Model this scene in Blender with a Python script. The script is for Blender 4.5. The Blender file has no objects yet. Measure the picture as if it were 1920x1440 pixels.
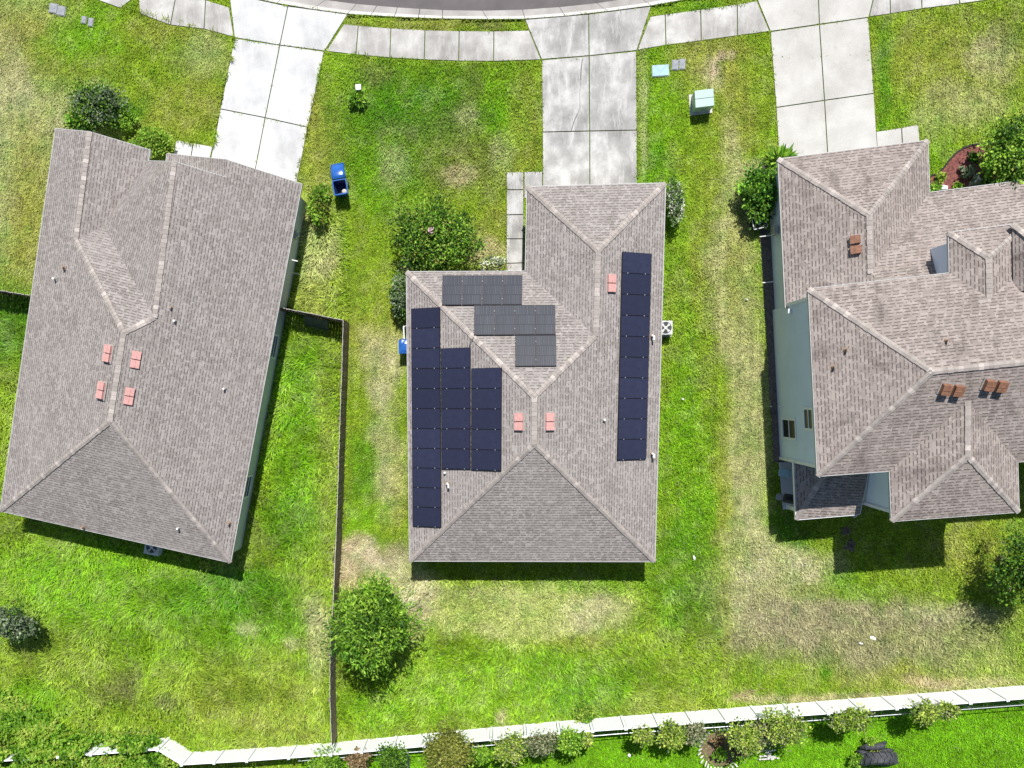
import bpy, math, random
import numpy as np
from mathutils import Vector, Matrix

random.seed(7)
RNG = np.random.default_rng(11)
S = bpy.context.scene
COL = S.collection

# ------------------------------------------------------------------ camera model
H = 47.9                                   # flying height
PITCH, ROLL, FPX, CX, CY = -0.108091, 0.073486, 1740.23, 814.77, 928.31
EAVE, EAVE2 = 2.526, 5.875                 # eave heights, one and two storeys
SUNX, SUNY = -0.0559, -0.5987              # shadow offset per metre of height
_cp, _sp, _cr, _sr = math.cos(PITCH), math.sin(PITCH), math.cos(ROLL), math.sin(ROLL)
ROT = np.array([[1, 0, 0], [0, _cp, -_sp], [0, _sp, _cp]]) @ np.array([[_cr, 0, _sr], [0, 1, 0], [-_sr, 0, _cr]])
CAMP = np.array([0., 0., H])


def ray(px, py):
    return ROT @ np.array([(px - CX) / FPX, -(py - CY) / FPX, -1.0])


def at(px, py, z=0.0):
    """survey point: photo pixel + true height -> world metres"""
    d = ray(px, py)
    p = CAMP + d * ((H - z) / -d[2])
    return np.array([p[0], p[1], z])


def world_to_px(X, Y, Z=0.0):
    v = np.stack([X - 0 * X, Y, np.zeros_like(X) + Z - H], -1) @ ROT
    return CX + FPX * v[..., 0] / -v[..., 2], CY - FPX * v[..., 1] / -v[..., 2]


def plane(a, b, z, pitch, inside):
    A, B, I = at(*a, z), at(*b, z), at(*inside, z)
    d = (B - A)[:2]
    d /= np.hypot(*d)
    n = np.array([-d[1], d[0]])
    if n @ (I - A)[:2] < 0:
        n = -n
    return (A, n, pitch)


def hit(px, py, pl, off=0.0):
    A, n, p = pl
    d = ray(px, py)
    z0 = A[2] + off * math.sqrt(1 + p * p)
    t = (p * (n @ (CAMP[:2] - A[:2])) - (CAMP[2] - z0)) / (d[2] - p * (n @ d[:2]))
    return CAMP + t * d


def plnormal(pl):
    A, n, p = pl
    v = np.array([-p * n[0], -p * n[1], 1.0])
    return v / np.linalg.norm(v)


# ------------------------------------------------------------------ helpers
def tag(o, label=None, cat=None, group=None, kind=None):
    if label:
        o['label'] = label
    if cat:
        o['category'] = cat
    if group:
        o['group'] = group
    if kind:
        o['kind'] = kind
    return o


def thing(name, loc, label, cat, group=None):
    o = bpy.data.objects.new(name, None)
    o.empty_display_size = 0.3
    COL.objects.link(o)
    o.location = loc
    return tag(o, label, cat, group)


def origin(o):
    p = Vector((0, 0, 0))
    while o is not None:
        p += Vector(o.location)
        o = o.parent
    return np.array(p)


class MB:
    """collects polygons; build() links them as ONE mesh object"""

    def __init__(s):
        s.v, s.f, s.m, s.c = [], [], [], []
        s.smooth = False

    def face(s, pts, mat=0, col=None):
        b = len(s.v)
        s.v += [tuple(map(float, p)) for p in pts]
        s.f.append(list(range(b, b + len(pts))))
        s.m.append(mat)
        s.c.append(col)

    def hexa(s, bot, top, mat=0, col=None):
        n = len(bot)
        s.face(list(top), mat, col)
        s.face(list(bot)[::-1], mat, col)
        for i in range(n):
            j = (i + 1) % n
            s.face([bot[i], bot[j], top[j], top[i]], mat, col)

    def prism(s, poly, z0, z1, mat=0, col=None):
        p = [np.array(q)[:2] for q in poly]
        a = sum(p[i][0] * p[(i + 1) % len(p)][1] - p[(i + 1) % len(p)][0] * p[i][1] for i in range(len(p)))
        if a < 0:
            p = p[::-1]
        s.hexa([(q[0], q[1], z0) for q in p], [(q[0], q[1], z1) for q in p], mat, col)

    def box(s, c, sx, sy, sz, ang=0, mat=0, taper=1.0, col=None):
        c = np.array(c, float)
        ca, sa = math.cos(ang), math.sin(ang)

        def pt(x, y, z):
            return (c[0] + x * ca - y * sa, c[1] + x * sa + y * ca, c[2] + z)
        q = [(-1, -1), (1, -1), (1, 1), (-1, 1)]
        s.hexa([pt(x * sx / 2 * taper, y * sy / 2 * taper, 0) for x, y in q], [pt(x * sx / 2, y * sy / 2, sz) for x, y in q], mat, col)

    def tube(s, pts, rad, n=8, mat=0, cap=True, col=None):
        pts = [np.array(p, float) for p in pts]
        rad = rad if hasattr(rad, '__len__') else [rad] * len(pts)
        rings = []
        for i, p in enumerate(pts):
            t = pts[min(i + 1, len(pts) - 1)] - pts[max(i - 1, 0)]
            t /= max(1e-9, np.linalg.norm(t))
            a = np.array([0, 0, 1.]) if abs(t[2]) < .9 else np.array([1., 0, 0])
            u = np.cross(t, a)
            u /= np.linalg.norm(u)
            w = np.cross(t, u)
            rings.append([p + rad[i] * (math.cos(2 * math.pi * k / n) * u + math.sin(2 * math.pi * k / n) * w) for k in range(n)])
        for i in range(len(rings) - 1):
            for k in range(n):
                s.face([rings[i][k], rings[i][(k + 1) % n], rings[i + 1][(k + 1) % n], rings[i + 1][k]], mat, col)
        if cap:
            s.face(rings[0][::-1], mat, col)
            s.face(rings[-1], mat, col)

    def lathe(s, c, prof, n=20, mat=0):
        c = np.array(c, float)
        R = [[c + np.array([r * math.cos(2 * math.pi * k / n), r * math.sin(2 * math.pi * k / n), z]) for k in range(n)] for r, z in prof]
        for i in range(len(R) - 1):
            for k in range(n):
                s.face([R[i][k], R[i][(k + 1) % n], R[i + 1][(k + 1) % n], R[i + 1][k]], mat)

    def build(s, name, mats, parent=None, uv=False, bevel=0, label=None, merge=True):
        o0 = origin(parent) if parent is not None else np.zeros(3)
        me = bpy.data.meshes.new(name)
        if parent is None:
            V = np.array(s.v)
            o0 = np.array([(V[:, 0].min() + V[:, 0].max()) / 2, (V[:, 1].min() + V[:, 1].max()) / 2, V[:, 2].min()])
        me.from_pydata([tuple(np.array(p) - o0) for p in s.v], [], s.f)
        mats = mats if isinstance(mats, (list, tuple)) else [mats]
        for m in mats:
            me.materials.append(m)
        me.polygons.foreach_set('material_index', s.m)
        if any(c is not None for c in s.c):
            ca = me.color_attributes.new('col', 'FLOAT_COLOR', 'CORNER')
            arr = []
            for f, c in zip(s.f, s.c):
                c = c if c is not None else (.5, .5, .5)
                arr += list((*c, 1.0)) * len(f)
            ca.data.foreach_set('color', arr)
        if uv:
            ul = me.uv_layers.new(name='UVMap')
            for k, poly in enumerate(me.polygons):
                n = np.array(poly.normal)
                if n[2] < 0:
                    n = -n
                u = np.cross([0, 0, 1.], n)
                u = u / np.linalg.norm(u) if np.linalg.norm(u) > 1e-4 else np.array([1., 0, 0])
                w = np.cross(n, u)
                ok = 13.7 * k
                for li in poly.loop_indices:
                    P = np.array(s.v[me.loops[li].vertex_index])
                    ul.data[li].uv = (P @ u + ok, P @ w)
        if s.smooth:
            me.polygons.foreach_set('use_smooth', [True] * len(me.polygons))
        me.update()
        ob = bpy.data.objects.new(name, me)
        COL.objects.link(ob)
        if parent is not None:
            ob.parent = parent
        else:
            ob.location = o0
        if bevel or merge:
            import bmesh
            bm = bmesh.new()
            bm.from_mesh(me)
            bmesh.ops.remove_doubles(bm, verts=bm.verts, dist=1e-5)
            if not uv:
                bmesh.ops.recalc_face_normals(bm, faces=bm.faces)
            bm.to_mesh(me)
            bm.free()
        if bevel:
            b = ob.modifiers.new('bevel', 'BEVEL')
            b.width = bevel
            b.segments = 2
            b.limit_method = 'ANGLE'
        if label:
            ob['label'] = label
        return ob


def soup(name, V, F4, colors, mat, parent=None, tri=None):
    """fast mesh of many small quads (V: (n*k,3), F4: (m,4) idx) with a colour per vertex"""
    me = bpy.data.meshes.new(name)
    if parent is not None:
        o0 = origin(parent)
    else:
        o0 = np.array([(V[:, 0].min() + V[:, 0].max()) / 2, (V[:, 1].min() + V[:, 1].max()) / 2, V[:, 2].min()])
    V = V - o0
    m = len(F4)
    t = 0 if tri is None else len(tri)
    me.vertices.add(len(V))
    me.vertices.foreach_set('co', V.astype(np.float32).ravel())
    me.loops.add(m * 4 + t * 3)
    li = F4.ravel() if t == 0 else np.concatenate([F4.ravel(), tri.ravel()])
    me.loops.foreach_set('vertex_index', li.astype(np.int32))
    me.polygons.add(m + t)
    st = np.arange(m) * 4
    if t:
        st = np.concatenate([st, m * 4 + np.arange(t) * 3])
    me.polygons.foreach_set('loop_start', st.astype(np.int32))
    me.update(calc_edges=True)
    ca = me.color_attributes.new('col', 'FLOAT_COLOR', 'POINT')
    cc = np.ones((len(V), 4), np.float32)
    cc[:, :3] = colors
    ca.data.foreach_set('color', cc.ravel())
    me.materials.append(mat)
    me.validate()
    ob = bpy.data.objects.new(name, me)
    COL.objects.link(ob)
    if parent is not None:
        ob.parent = parent
    else:
        ob.location = o0
    return ob


# ---- value noise
_LAT = RNG.random((256, 256))


def vnoise(x, y, s, seed=0):
    x = x / s + seed * 17.3
    y = y / s + seed * 31.7
    xi, yi = np.floor(x).astype(int), np.floor(y).astype(int)
    fx, fy = x - xi, y - yi
    fx = fx * fx * (3 - 2 * fx)
    fy = fy * fy * (3 - 2 * fy)
    g = lambda a, b: _LAT[a % 256, b % 256]
    return (g(xi, yi) * (1 - fx) + g(xi + 1, yi) * fx) * (1 - fy) + (g(xi, yi + 1) * (1 - fx) + g(xi + 1, yi + 1) * fx) * fy


def fbm(x, y, s, seed=0, o=3):
    r, a, t = 0, 1, 0
    for k in range(o):
        r = r + a * vnoise(x, y, s / 2 ** k, seed + k * 3)
        t += a
        a *= .55
    return r / t


def inpoly(x, y, poly):
    c = np.zeros(x.shape, bool)
    n = len(poly)
    for i in range(n):
        x1, y1 = poly[i][0], poly[i][1]
        x2, y2 = poly[(i + 1) % n][0], poly[(i + 1) % n][1]
        if y1 == y2:
            continue
        c ^= ((y1 > y) != (y2 > y)) & (x < (x2 - x1) * (y - y1) / (y2 - y1) + x1)
    return c


def inset(poly, d):
    p = [np.array(q[:2], float) for q in poly]
    n = len(p)
    a = sum(p[i][0] * p[(i + 1) % n][1] - p[(i + 1) % n][0] * p[i][1] for i in range(n))
    sgn = 1 if a > 0 else -1
    ds = d if hasattr(d, '__len__') else [d] * n
    L = []
    for i in range(n):
        t = p[(i + 1) % n] - p[i]
        t /= np.hypot(*t)
        nn = np.array([-t[1], t[0]]) * sgn
        L.append((p[i] + nn * ds[i], t))
    out = []
    for i in range(n):
        (a0, t0), (a1, t1) = L[i - 1], L[i]
        M = np.array([[t0[0], -t1[0]], [t0[1], -t1[1]]])
        if abs(np.linalg.det(M)) < 1e-3:
            out.append(a1)
        else:
            k = np.linalg.solve(M, a1 - a0)
            out.append(a0 + t0 * k[0])
    return out


# ------------------------------------------------------------------ materials
def nm(name):
    m = bpy.data.materials.new(name)
    m.use_nodes = True
    nt = m.node_tree
    b = nt.nodes['Principled BSDF']
    return m, nt, b


def N(nt, t, **kw):
    n = nt.nodes.new(t)
    for k, v in kw.items():
        if k in n.inputs:
            n.inputs[k].default_value = v
        else:
            setattr(n, k, v)
    return n


def L(nt, a, b):
    nt.links.new(a, b)


def ramp(nt, fac, stops):
    r = nt.nodes.new('ShaderNodeValToRGB')
    e = r.color_ramp.elements
    while len(e) < len(stops):
        e.new(.5)
    for k, (p, c) in enumerate(stops):
        e[k].position = p
        e[k].color = (*c, 1) if len(c) == 3 else c
    L(nt, fac, r.inputs['Fac'])
    return r.outputs['Color']


def noise(nt, vec, scale, detail=4, rough=.55):
    n = N(nt, 'ShaderNodeTexNoise')
    n.inputs['Scale'].default_value = scale
    n.inputs['Detail'].default_value = detail
    n.inputs['Roughness'].default_value = rough
    if vec is not None:
        L(nt, vec, n.inputs['Vector'])
    return n.outputs['Fac']


def objco(nt):
    return N(nt, 'ShaderNodeTexCoord').outputs['Object']


def mix(nt, fac, a, b, mode='MIX'):
    m = N(nt, 'ShaderNodeMix', data_type='RGBA', blend_type=mode)
    for sock, v in ((0, fac), (6, a), (7, b)):
        if isinstance(v, (int, float)):
            m.inputs[sock].default_value = v
        elif isinstance(v, tuple):
            m.inputs[sock].default_value = (*v, 1)
        else:
            L(nt, v, m.inputs[sock])
    return m.outputs[2]


def math_(nt, op, a, b=None, clamp=False):
    m = N(nt, 'ShaderNodeMath', operation=op, use_clamp=clamp)
    for k, v in enumerate((a, b)):
        if v is None:
            continue
        if isinstance(v, (int, float)):
            m.inputs[k].default_value = v
        else:
            L(nt, v, m.inputs[k])
    return m.outputs[0]


def bump(nt, b, h, strength=.4, dist=.02):
    n = N(nt, 'ShaderNodeBump')
    n.inputs['Strength'].default_value = strength
    n.inputs['Distance'].default_value = dist
    L(nt, h, n.inputs['Height'])
    L(nt, n.outputs['Normal'], b.inputs['Normal'])


def simple(name, c, rough=.6, metal=0, var=.18, scale=3, spec=.4, bmp=.0):
    m, nt, b = nm(name)
    o = objco(nt)
    f = noise(nt, o, scale, 5)
    c2 = tuple(x * (1 - var) for x in c)
    c3 = tuple(min(1, x * (1 + var)) for x in c)
    L(nt, ramp(nt, f, [(.3, c2), (.7, c3)]), b.inputs['Base Color'])
    b.inputs['Roughness'].default_value = rough
    b.inputs['Metallic'].default_value = metal
    b.inputs['Specular IOR Level'].default_value = spec
    if bmp:
        bump(nt, b, noise(nt, o, scale * 12, 3), bmp, .01)
    return m


def shingle(name, tones, stain=.25, row=.145, tabw=.2, dark=.7, seam=.25):
    """laminated asphalt shingles from the metric UVs of each slope"""
    m, nt, b = nm(name)
    uv = N(nt, 'ShaderNodeTexCoord').outputs['UV']
    sx = N(nt, 'ShaderNodeSeparateXYZ')
    L(nt, uv, sx.inputs[0])
    u, v = sx.outputs[0], sx.outputs[1]
    vr = math_(nt, 'DIVIDE', v, row)
    r = math_(nt, 'FLOOR', vr)
    fv = math_(nt, 'FRACT', vr)
    wn = N(nt, 'ShaderNodeTexWhiteNoise', noise_dimensions='1D')
    L(nt, r, wn.inputs['W'])
    uu = math_(nt, 'ADD', math_(nt, 'DIVIDE', u, tabw), math_(nt, 'MULTIPLY', wn.outputs['Value'], 9.0))
    # uneven tab widths
    uu = math_(nt, 'ADD', uu, math_(nt, 'MULTIPLY', math_(nt, 'SINE', math_(nt, 'MULTIPLY', uu, 2.4)), .3))
    t = math_(nt, 'FLOOR', uu)
    fu = math_(nt, 'FRACT', uu)
    cv = N(nt, 'ShaderNodeCombineXYZ')
    L(nt, t, cv.inputs[0])
    L(nt, r, cv.inputs[1])
    w2 = N(nt, 'ShaderNodeTexWhiteNoise', noise_dimensions='2D')
    L(nt, cv.outputs[0], w2.inputs['Vector'])
    rnd = w2.outputs['Value']
    sc = N(nt, 'ShaderNodeSeparateColor')
    L(nt, w2.outputs['Color'], sc.inputs[0])
    rnd2 = sc.outputs[1]
    base = ramp(nt, rnd, [(0, tones[0]), (.3, tones[1]), (.62, tones[2]), (.95, tones[3])])
    # shade under the tab butts, painted as dark dashes along each course
    low = math_(nt, 'LESS_THAN', fv, .29)
    raised = math_(nt, 'GREATER_THAN', rnd2, .42)
    dz = math_(nt, 'FRACT', math_(nt, 'ADD', math_(nt, 'MULTIPLY', u, 1 / (tabw * 1.6)), math_(nt, 'MULTIPLY', wn.outputs['Value'], 23.0)))
    dash = math_(nt, 'LESS_THAN', dz, .74)
    e = math_(nt, 'MULTIPLY', math_(nt, 'MULTIPLY', low, dash), math_(nt, 'GREATER_THAN', rnd2, .12))
    side = math_(nt, 'MULTIPLY', math_(nt, 'LESS_THAN', fu, .1), math_(nt, 'GREATER_THAN', sc.outputs[2], .5))
    e = math_(nt, 'MAXIMUM', math_(nt, 'MULTIPLY', e, dark), math_(nt, 'MULTIPLY', side, dark * seam))
    c = mix(nt, e, base, tuple(x * .3 for x in tones[0]))
    o = objco(nt)
    big = noise(nt, o, .35, 4)
    c = mix(nt, math_(nt, 'MULTIPLY', ramp(nt, big, [(.4, (0, 0, 0)), (.75, (1, 1, 1))]), .3), c, tuple(x * 1.12 for x in tones[2]))
    mp = N(nt, 'ShaderNodeMapping')
    mp.inputs['Scale'].default_value = (1.2, .5, 1)
    L(nt, uv, mp.inputs['Vector'])
    st = noise(nt, mp.outputs[0], .9, 6, .65)
    c = mix(nt, math_(nt, 'MULTIPLY', ramp(nt, st, [(.53, (0, 0, 0)), (.72, (1, 1, 1))]), stain), c, (.07, .055, .05))
    gr = noise(nt, o, 60, 2)
    c = mix(nt, .35, c, ramp(nt, gr, [(.3, (.3, .3, .3)), (.7, (.75, .75, .75))]), 'OVERLAY')
    L(nt, c, b.inputs['Base Color'])
    b.inputs['Roughness'].default_value = .9
    b.inputs['Specular IOR Level'].default_value = .15
    h = math_(nt, 'ADD', math_(nt, 'MULTIPLY', math_(nt, 'SUBTRACT', 1.0, fv), .7), math_(nt, 'MULTIPLY', raised, .4))
    bump(nt, b, h, .8, .03)
    return m


def concrete(name, lo, mid, hi, seed=0, bright=.5):
    m, nt, b = nm(name)
    o = N(nt, 'ShaderNodeTexCoord').outputs['Object']
    mp = N(nt, 'ShaderNodeMapping')
    mp.inputs['Location'].default_value = (seed * 3.1, seed * 7.7, 0)
    L(nt, o, mp.inputs['Vector'])
    o = mp.outputs[0]
    c = ramp(nt, noise(nt, o, .55, 7, .62), [(.33, lo), (.5, mid), (.66, hi)])
    mp2 = N(nt, 'ShaderNodeMapping')
    mp2.inputs['Scale'].default_value = (1.6, .35, 1)
    L(nt, o, mp2.inputs['Vector'])
    st = noise(nt, mp2.outputs[0], 1.7, 6, .7)
    c = mix(nt, math_(nt, 'MULTIPLY', ramp(nt, st, [(.5, (0, 0, 0)), (.68, (1, 1, 1))]), bright), c, hi)
    c = mix(nt, math_(nt, 'MULTIPLY', ramp(nt, noise(nt, o, 2.3, 5, .7), [(.6, (0, 0, 0)), (.76, (1, 1, 1))]), .35), c, tuple(x * .55 for x in lo))
    c = mix(nt, .3, c, ramp(nt, noise(nt, o, 22, 3), [(.3, (.36, .36, .36)), (.7, (.64, .64, .64))]), 'OVERLAY')
    L(nt, c, b.inputs['Base Color'])
    b.inputs['Roughness'].default_value = .85
    b.inputs['Specular IOR Level'].default_value = .2
    bump(nt, b, noise(nt, o, 30, 3), .15, .01)
    return m


def attr_leaf(name, trans=.35, gain=1.0):
    m = bpy.data.materials.new(name)
    m.use_nodes = True
    nt = m.node_tree
    nt.nodes.clear()
    a = N(nt, 'ShaderNodeAttribute', attribute_name='col')
    d = N(nt, 'ShaderNodeBsdfPrincipled')
    d.inputs['Roughness'].default_value = .55
    d.inputs['Specular IOR Level'].default_value = .25
    t = N(nt, 'ShaderNodeBsdfTranslucent')
    L(nt, a.outputs['Color'], d.inputs['Base Color'])
    L(nt, a.outputs['Color'], t.inputs['Color'])
    mx = N(nt, 'ShaderNodeMixShader')
    mx.inputs[0].default_value = trans
    L(nt, d.outputs[0], mx.inputs[1])
    L(nt, t.outputs[0], mx.inputs[2])
    out = N(nt, 'ShaderNodeOutputMaterial')
    L(nt, mx.outputs[0], out.inputs['Surface'])
    return m


def attr_plain(name, rough=.8, spec=.2):
    m, nt, b = nm(name)
    a = N(nt, 'ShaderNodeAttribute', attribute_name='col')
    f = noise(nt, objco(nt), 9, 4)
    c = mix(nt, .4, a.outputs['Color'], ramp(nt, f, [(.3, (.35, .35, .35)), (.7, (.66, .66, .66))]), 'OVERLAY')
    L(nt, c, b.inputs['Base Color'])
    b.inputs['Roughness'].default_value = rough
    b.inputs['Specular IOR Level'].default_value = spec
    return m


def ground_mat():
    m, nt, b = nm('soil_and_thatch')
    a = N(nt, 'ShaderNodeAttribute', attribute_name='col')
    o = objco(nt)
    c = mix(nt, .75, a.outputs['Color'], ramp(nt, noise(nt, o, 5, 6, .7), [(.3, (.22, .22, .22)), (.72, (.72, .72, .72))]), 'OVERLAY')
    c = mix(nt, .6, c, ramp(nt, noise(nt, o, 26, 3, .6), [(.35, (.25, .25, .25)), (.68, (.72, .72, .72))]), 'OVERLAY')
    L(nt, c, b.inputs['Base Color'])
    b.inputs['Roughness'].default_value = .95
    b.inputs['Specular IOR Level'].default_value = .1
    bump(nt, b, noise(nt, o, 18, 5, .7), .8, .06)
    return m


def solar_mat(name, base, line, cols, rows, rough, tint=.5, offset=0., mort=.006):
    m, nt, b = nm(name)
    uv = N(nt, 'ShaderNodeTexCoord').outputs['UV']
    br = N(nt, 'ShaderNodeTexBrick')
    br.offset = offset
    br.inputs['Scale'].default_value = 1
    br.inputs['Brick Width'].default_value = 1.0 / cols
    br.inputs['Row Height'].default_value = 1.0 / rows
    br.inputs['Mortar Size'].default_value = mort
    br.inputs['Color1'].default_value = (*base, 1)
    br.inputs['Color2'].default_value = (*[x * (1 + tint) for x in base], 1)
    br.inputs['Mortar'].default_value = (*line, 1)
    L(nt, uv, br.inputs['Vector'])
    info = N(nt, 'ShaderNodeObjectInfo')
    c = mix(nt, math_(nt, 'MULTIPLY', info.outputs['Random'], .6), br.outputs['Color'], tuple(x * .6 for x in base))
    L(nt, c, b.inputs['Base Color'])
    b.inputs['Roughness'].default_value = rough
    b.inputs['Specular IOR Level'].default_value = .5
    b.inputs['Coat Weight'].default_value = .6
    b.inputs['Coat Roughness'].default_value = .08
    return m


TONES = [(.212, .188, .173), (.250, .223, .207), (.274, .246, .229), (.318, .287, .268)]
M = {}
M['shingle_a'] = shingle('shingles_worn_grey', TONES, .12)
M['shingle_b'] = shingle('shingles_grey_brown', [tuple(x * 1.04 for x in t) for t in TONES], .18)
M['shingle_c'] = shingle('shingles_stained', [(t[0] * 1.04, t[1] * .985, t[2] * .96) for t in TONES], .62, row=.15, tabw=.22, dark=.78)
M['cap'] = attr_plain('ridge_cap_shingles', .9, .1)
M['fascia'] = simple('fascia_paint', (.46, .46, .45), .5, var=.08)
M['soffit'] = simple('soffit_paint', (.55, .55, .53), .6, var=.06)
M['wall_a'] = simple('stucco_grey_green', (.56, .60, .58), .8, var=.08, scale=1.2, bmp=.2)
M['wall_b'] = simple('stucco_beige', (.42, .38, .31), .8, var=.06, scale=1.2, bmp=.2)
M['wall_c'] = simple('stucco_pale_blue', (.64, .72, .83), .8, var=.05, scale=.8, bmp=.15)
M['white'] = simple('white_paint', (.74, .75, .76), .45, var=.04)
M['vinyl'] = simple('white_vinyl', (.92, .92, .92), .35, var=.03, scale=1)
M['glass'] = simple('window_glass', (.010, .012, .015), .2, var=.3, spec=.15)
M['grey'] = simple('galvanised_steel', (.36, .38, .4), .4, metal=.5, var=.15)
M['mesh'] = simple('chain_link_wire', (.22, .23, .24), .5, metal=.4, var=.2)
M['dark'] = simple('dark_plastic', (.02, .02, .022), .5, var=.2)
M['black'] = simple('black_rubber', (.022, .022, .025), .65, var=.35, scale=8, bmp=.4)
M['tyre'] = simple('weathered_tyre_rubber', (.05, .053, .06), .7, var=.4, scale=6, bmp=.4)
M['blue'] = simple('blue_bin_plastic', (.018, .10, .36), .24, var=.2, spec=.6)
M['blue_in'] = simple('blue_bin_inside', (.01, .03, .13), .5, var=.25)
M['redvent'] = simple('faded_red_vent_paint', (.56, .30, .27), .6, var=.12, scale=6)
M['brnvent'] = simple('rust_brown_vent_paint', (.24, .115, .07), .6, var=.3, scale=7)
M['pipe'] = simple('white_vent_pipe', (.72, .71, .66), .5, var=.12, scale=9)
M['flash'] = simple('copper_flashing', (.30, .22, .17), .6, var=.35, scale=9)
M['flashg'] = simple('grey_flashing', (.3, .28, .26), .6, var=.2, scale=9)
M['txbox'] = simple('pale_green_enamel', (.33, .45, .40), .4, var=.08, scale=2)
M['pad'] = simple('small_concrete_pad', (.5, .47, .42), .85, var=.15, scale=4)
M['lid_blue'] = simple('pale_blue_lid', (.3, .46, .52), .6, var=.2, scale=8)
M['lid_grey'] = simple('grey_lid', (.25, .26, .28), .7, var=.2, scale=8)
M['ac'] = simple('ac_cabinet_paint', (.55, .56, .54), .5, var=.1, scale=4)
M['wood'] = simple('weathered_fence_boards', (.20, .155, .115), .9, var=.35, scale=5, bmp=.5)
M['woodtop'] = simple('fence_board_sunlit_tops', (.5, .47, .42), .9, var=.2, scale=9)  # sunlight on the top edges put into the colour, paler than the boards
M['bark'] = simple('bark', (.12, .09, .065), .95, var=.4, scale=9, bmp=.6)
M['deadwood'] = simple('dead_branch_wood', (.3, .2, .13), .95, var=.4, scale=7)
M['slat'] = simple('white_weathered_slats', (.66, .62, .58), .85, var=.2, scale=8)
M['terracotta'] = simple('brown_timber', (.16, .1, .07), .9, var=.3, scale=8)
M['litter'] = simple('white_paper', (.8, .8, .8), .6, var=.05)
M['mulch'] = simple('red_mulch', (.17, .06, .05), .95, var=.55, scale=9, bmp=1.0)
M['edging'] = simple('dark_edging', (.03, .025, .025), .8, var=.3)
M['edging2'] = simple('dark_green_sheet', (.07, .085, .075), .7, var=.35, scale=6)
M['stone'] = simple('pale_stone', (.7, .68, .64), .8, var=.12, scale=10)
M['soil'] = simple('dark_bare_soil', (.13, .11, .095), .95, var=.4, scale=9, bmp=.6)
M['joint'] = simple('joint_dirt', (.035, .033, .026), .95, var=.4, scale=6)
M['crack'] = simple('crack_dirt', (.12, .11, .10), .95, var=.3, scale=6)
M['asphalt'] = simple('road_asphalt', (.118, .105, .104), .9, var=.16, scale=1.1, bmp=.3)
M['gutter'] = concrete('gutter_concrete', (.27, .25, .23), (.34, .32, .30), (.42, .40, .37), 3, .2)
M['kerb'] = concrete('kerb_concrete', (.42, .40, .37), (.52, .50, .47), (.6, .58, .55), 4, .3)
M['conc_a'] = concrete('driveway_bright_concrete', (.41, .407, .40), (.51, .507, .50), (.60, .597, .59), 1, .4)
M['conc_b'] = concrete('driveway_worn_concrete', (.22, .212, .20), (.345, .335, .318), (.55, .54, .515), 2, .75)
M['conc_c'] = concrete('driveway_warm_concrete', (.38, .363, .332), (.445, .428, .396), (.51, .493, .458), 5, .25)
M['conc_w'] = concrete('sidewalk_concrete', (.26, .247, .228), (.38, .364, .34), (.55, .535, .505), 6, .5)
M['patio'] = concrete('patio_concrete', (.42, .43, .44), (.5, .51, .52), (.58, .59, .6), 8, .3)
M['pv_blue'] = solar_mat('solar_glass_navy', (.023, .024, .048), (.028, .029, .055), 10, 6, .25, .25)
M['pv_grey'] = solar_mat('solar_glass_charcoal', (.040, .041, .050), (.006, .006, .009), 11, 3, .35, .7, .5, .011)
M['pv_frame'] = simple('black_panel_frame', (.012, .012, .016), .4, var=.2)
M['clamp'] = simple('aluminium_clamp', (.34, .34, .36), .35, metal=.3, var=.1)
M['leaf'] = attr_leaf('foliage', .3)
M['blade'] = attr_leaf('grass_blades', .35)
M['ground'] = ground_mat()
M['sap'] = simple('pink_petals', (.5, .3, .36), .7, var=.2, scale=20)

# ------------------------------------------------------------------ setting: slabs
SLAB_POLYS = []      # world polygons where no grass grows


def P2(px, py, z=0.):
    return at(px, py, z)[:2]


def slabs(name, quads, mat, z1=.035, gap=.045, under=None, bev=.008):
    mb = MB()
    allp = []
    for q in quads:
        w = [P2(*p) for p in q]
        SLAB_POLYS.append(w)
        allp.append(w)
        mb.prism(inset(w, gap / 2), -.05, z1, 0)
    for w in allp:
        a = inset(w, .01)
        mb.face([(p[0], p[1], .006) for p in a], 1)
    o = mb.build(name, [mat, M['joint']], bevel=bev)
    return tag(o, kind='structure')


# driveways (slab by slab)
slabs('driveway', [
    [(440, 72), (525, 85), (497.5, 221), (413.5, 204.5)],
    [(525, 85), (608, 97), (577.5, 239), (497.5, 221)],
    [(413.5, 204.5), (497.5, 221), (466, 385), (381, 372)],
    [(497.5, 221), (577.5, 239), (546, 396), (466, 385)],
], M['conc_a'])
slabs('driveway_apron', [
    [(430, -12), (540, 12), (525, 85), (440, 71)],
    [(540, 12), (652, 27), (609, 96), (525, 85)],
], M['conc_a'])
slabs('driveway', [
    [(1015.5, 113), (1104.5, 105), (1105.5, 246), (1017, 248)],
    [(1104.5, 105), (1193.5, 96), (1194.3, 244.3), (1105.5, 246)],
    [(1017, 248), (1105.5, 246), (1106, 372), (1017.5, 372)],
    [(1105.5, 246), (1194.3, 244.3), (1194.8, 372), (1106, 372)],
], M['conc_b'])
slabs('driveway_apron', [
    [(984, 37), (1103.5, 27), (1104.5, 105), (1015.5, 112)],
    [(1103.5, 27), (1221, 12), (1194, 95), (1104.5, 105)],
], M['conc_b'])
slabs('driveway', [
    [(1443.7, 60), (1536, 46.5), (1545.5, 188.5), (1454.8, 202)],
    [(1536, 46.5), (1628, 33), (1638.3, 175.5), (1545.5, 188.5)],
    [(1454.8, 202), (1545.5, 188.5), (1552.5, 305), (1461.5, 318)],
    [(1545.5, 188.5), (1638.3, 175.5), (1646, 292), (1552.5, 305)],
], M['conc_c'])
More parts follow.
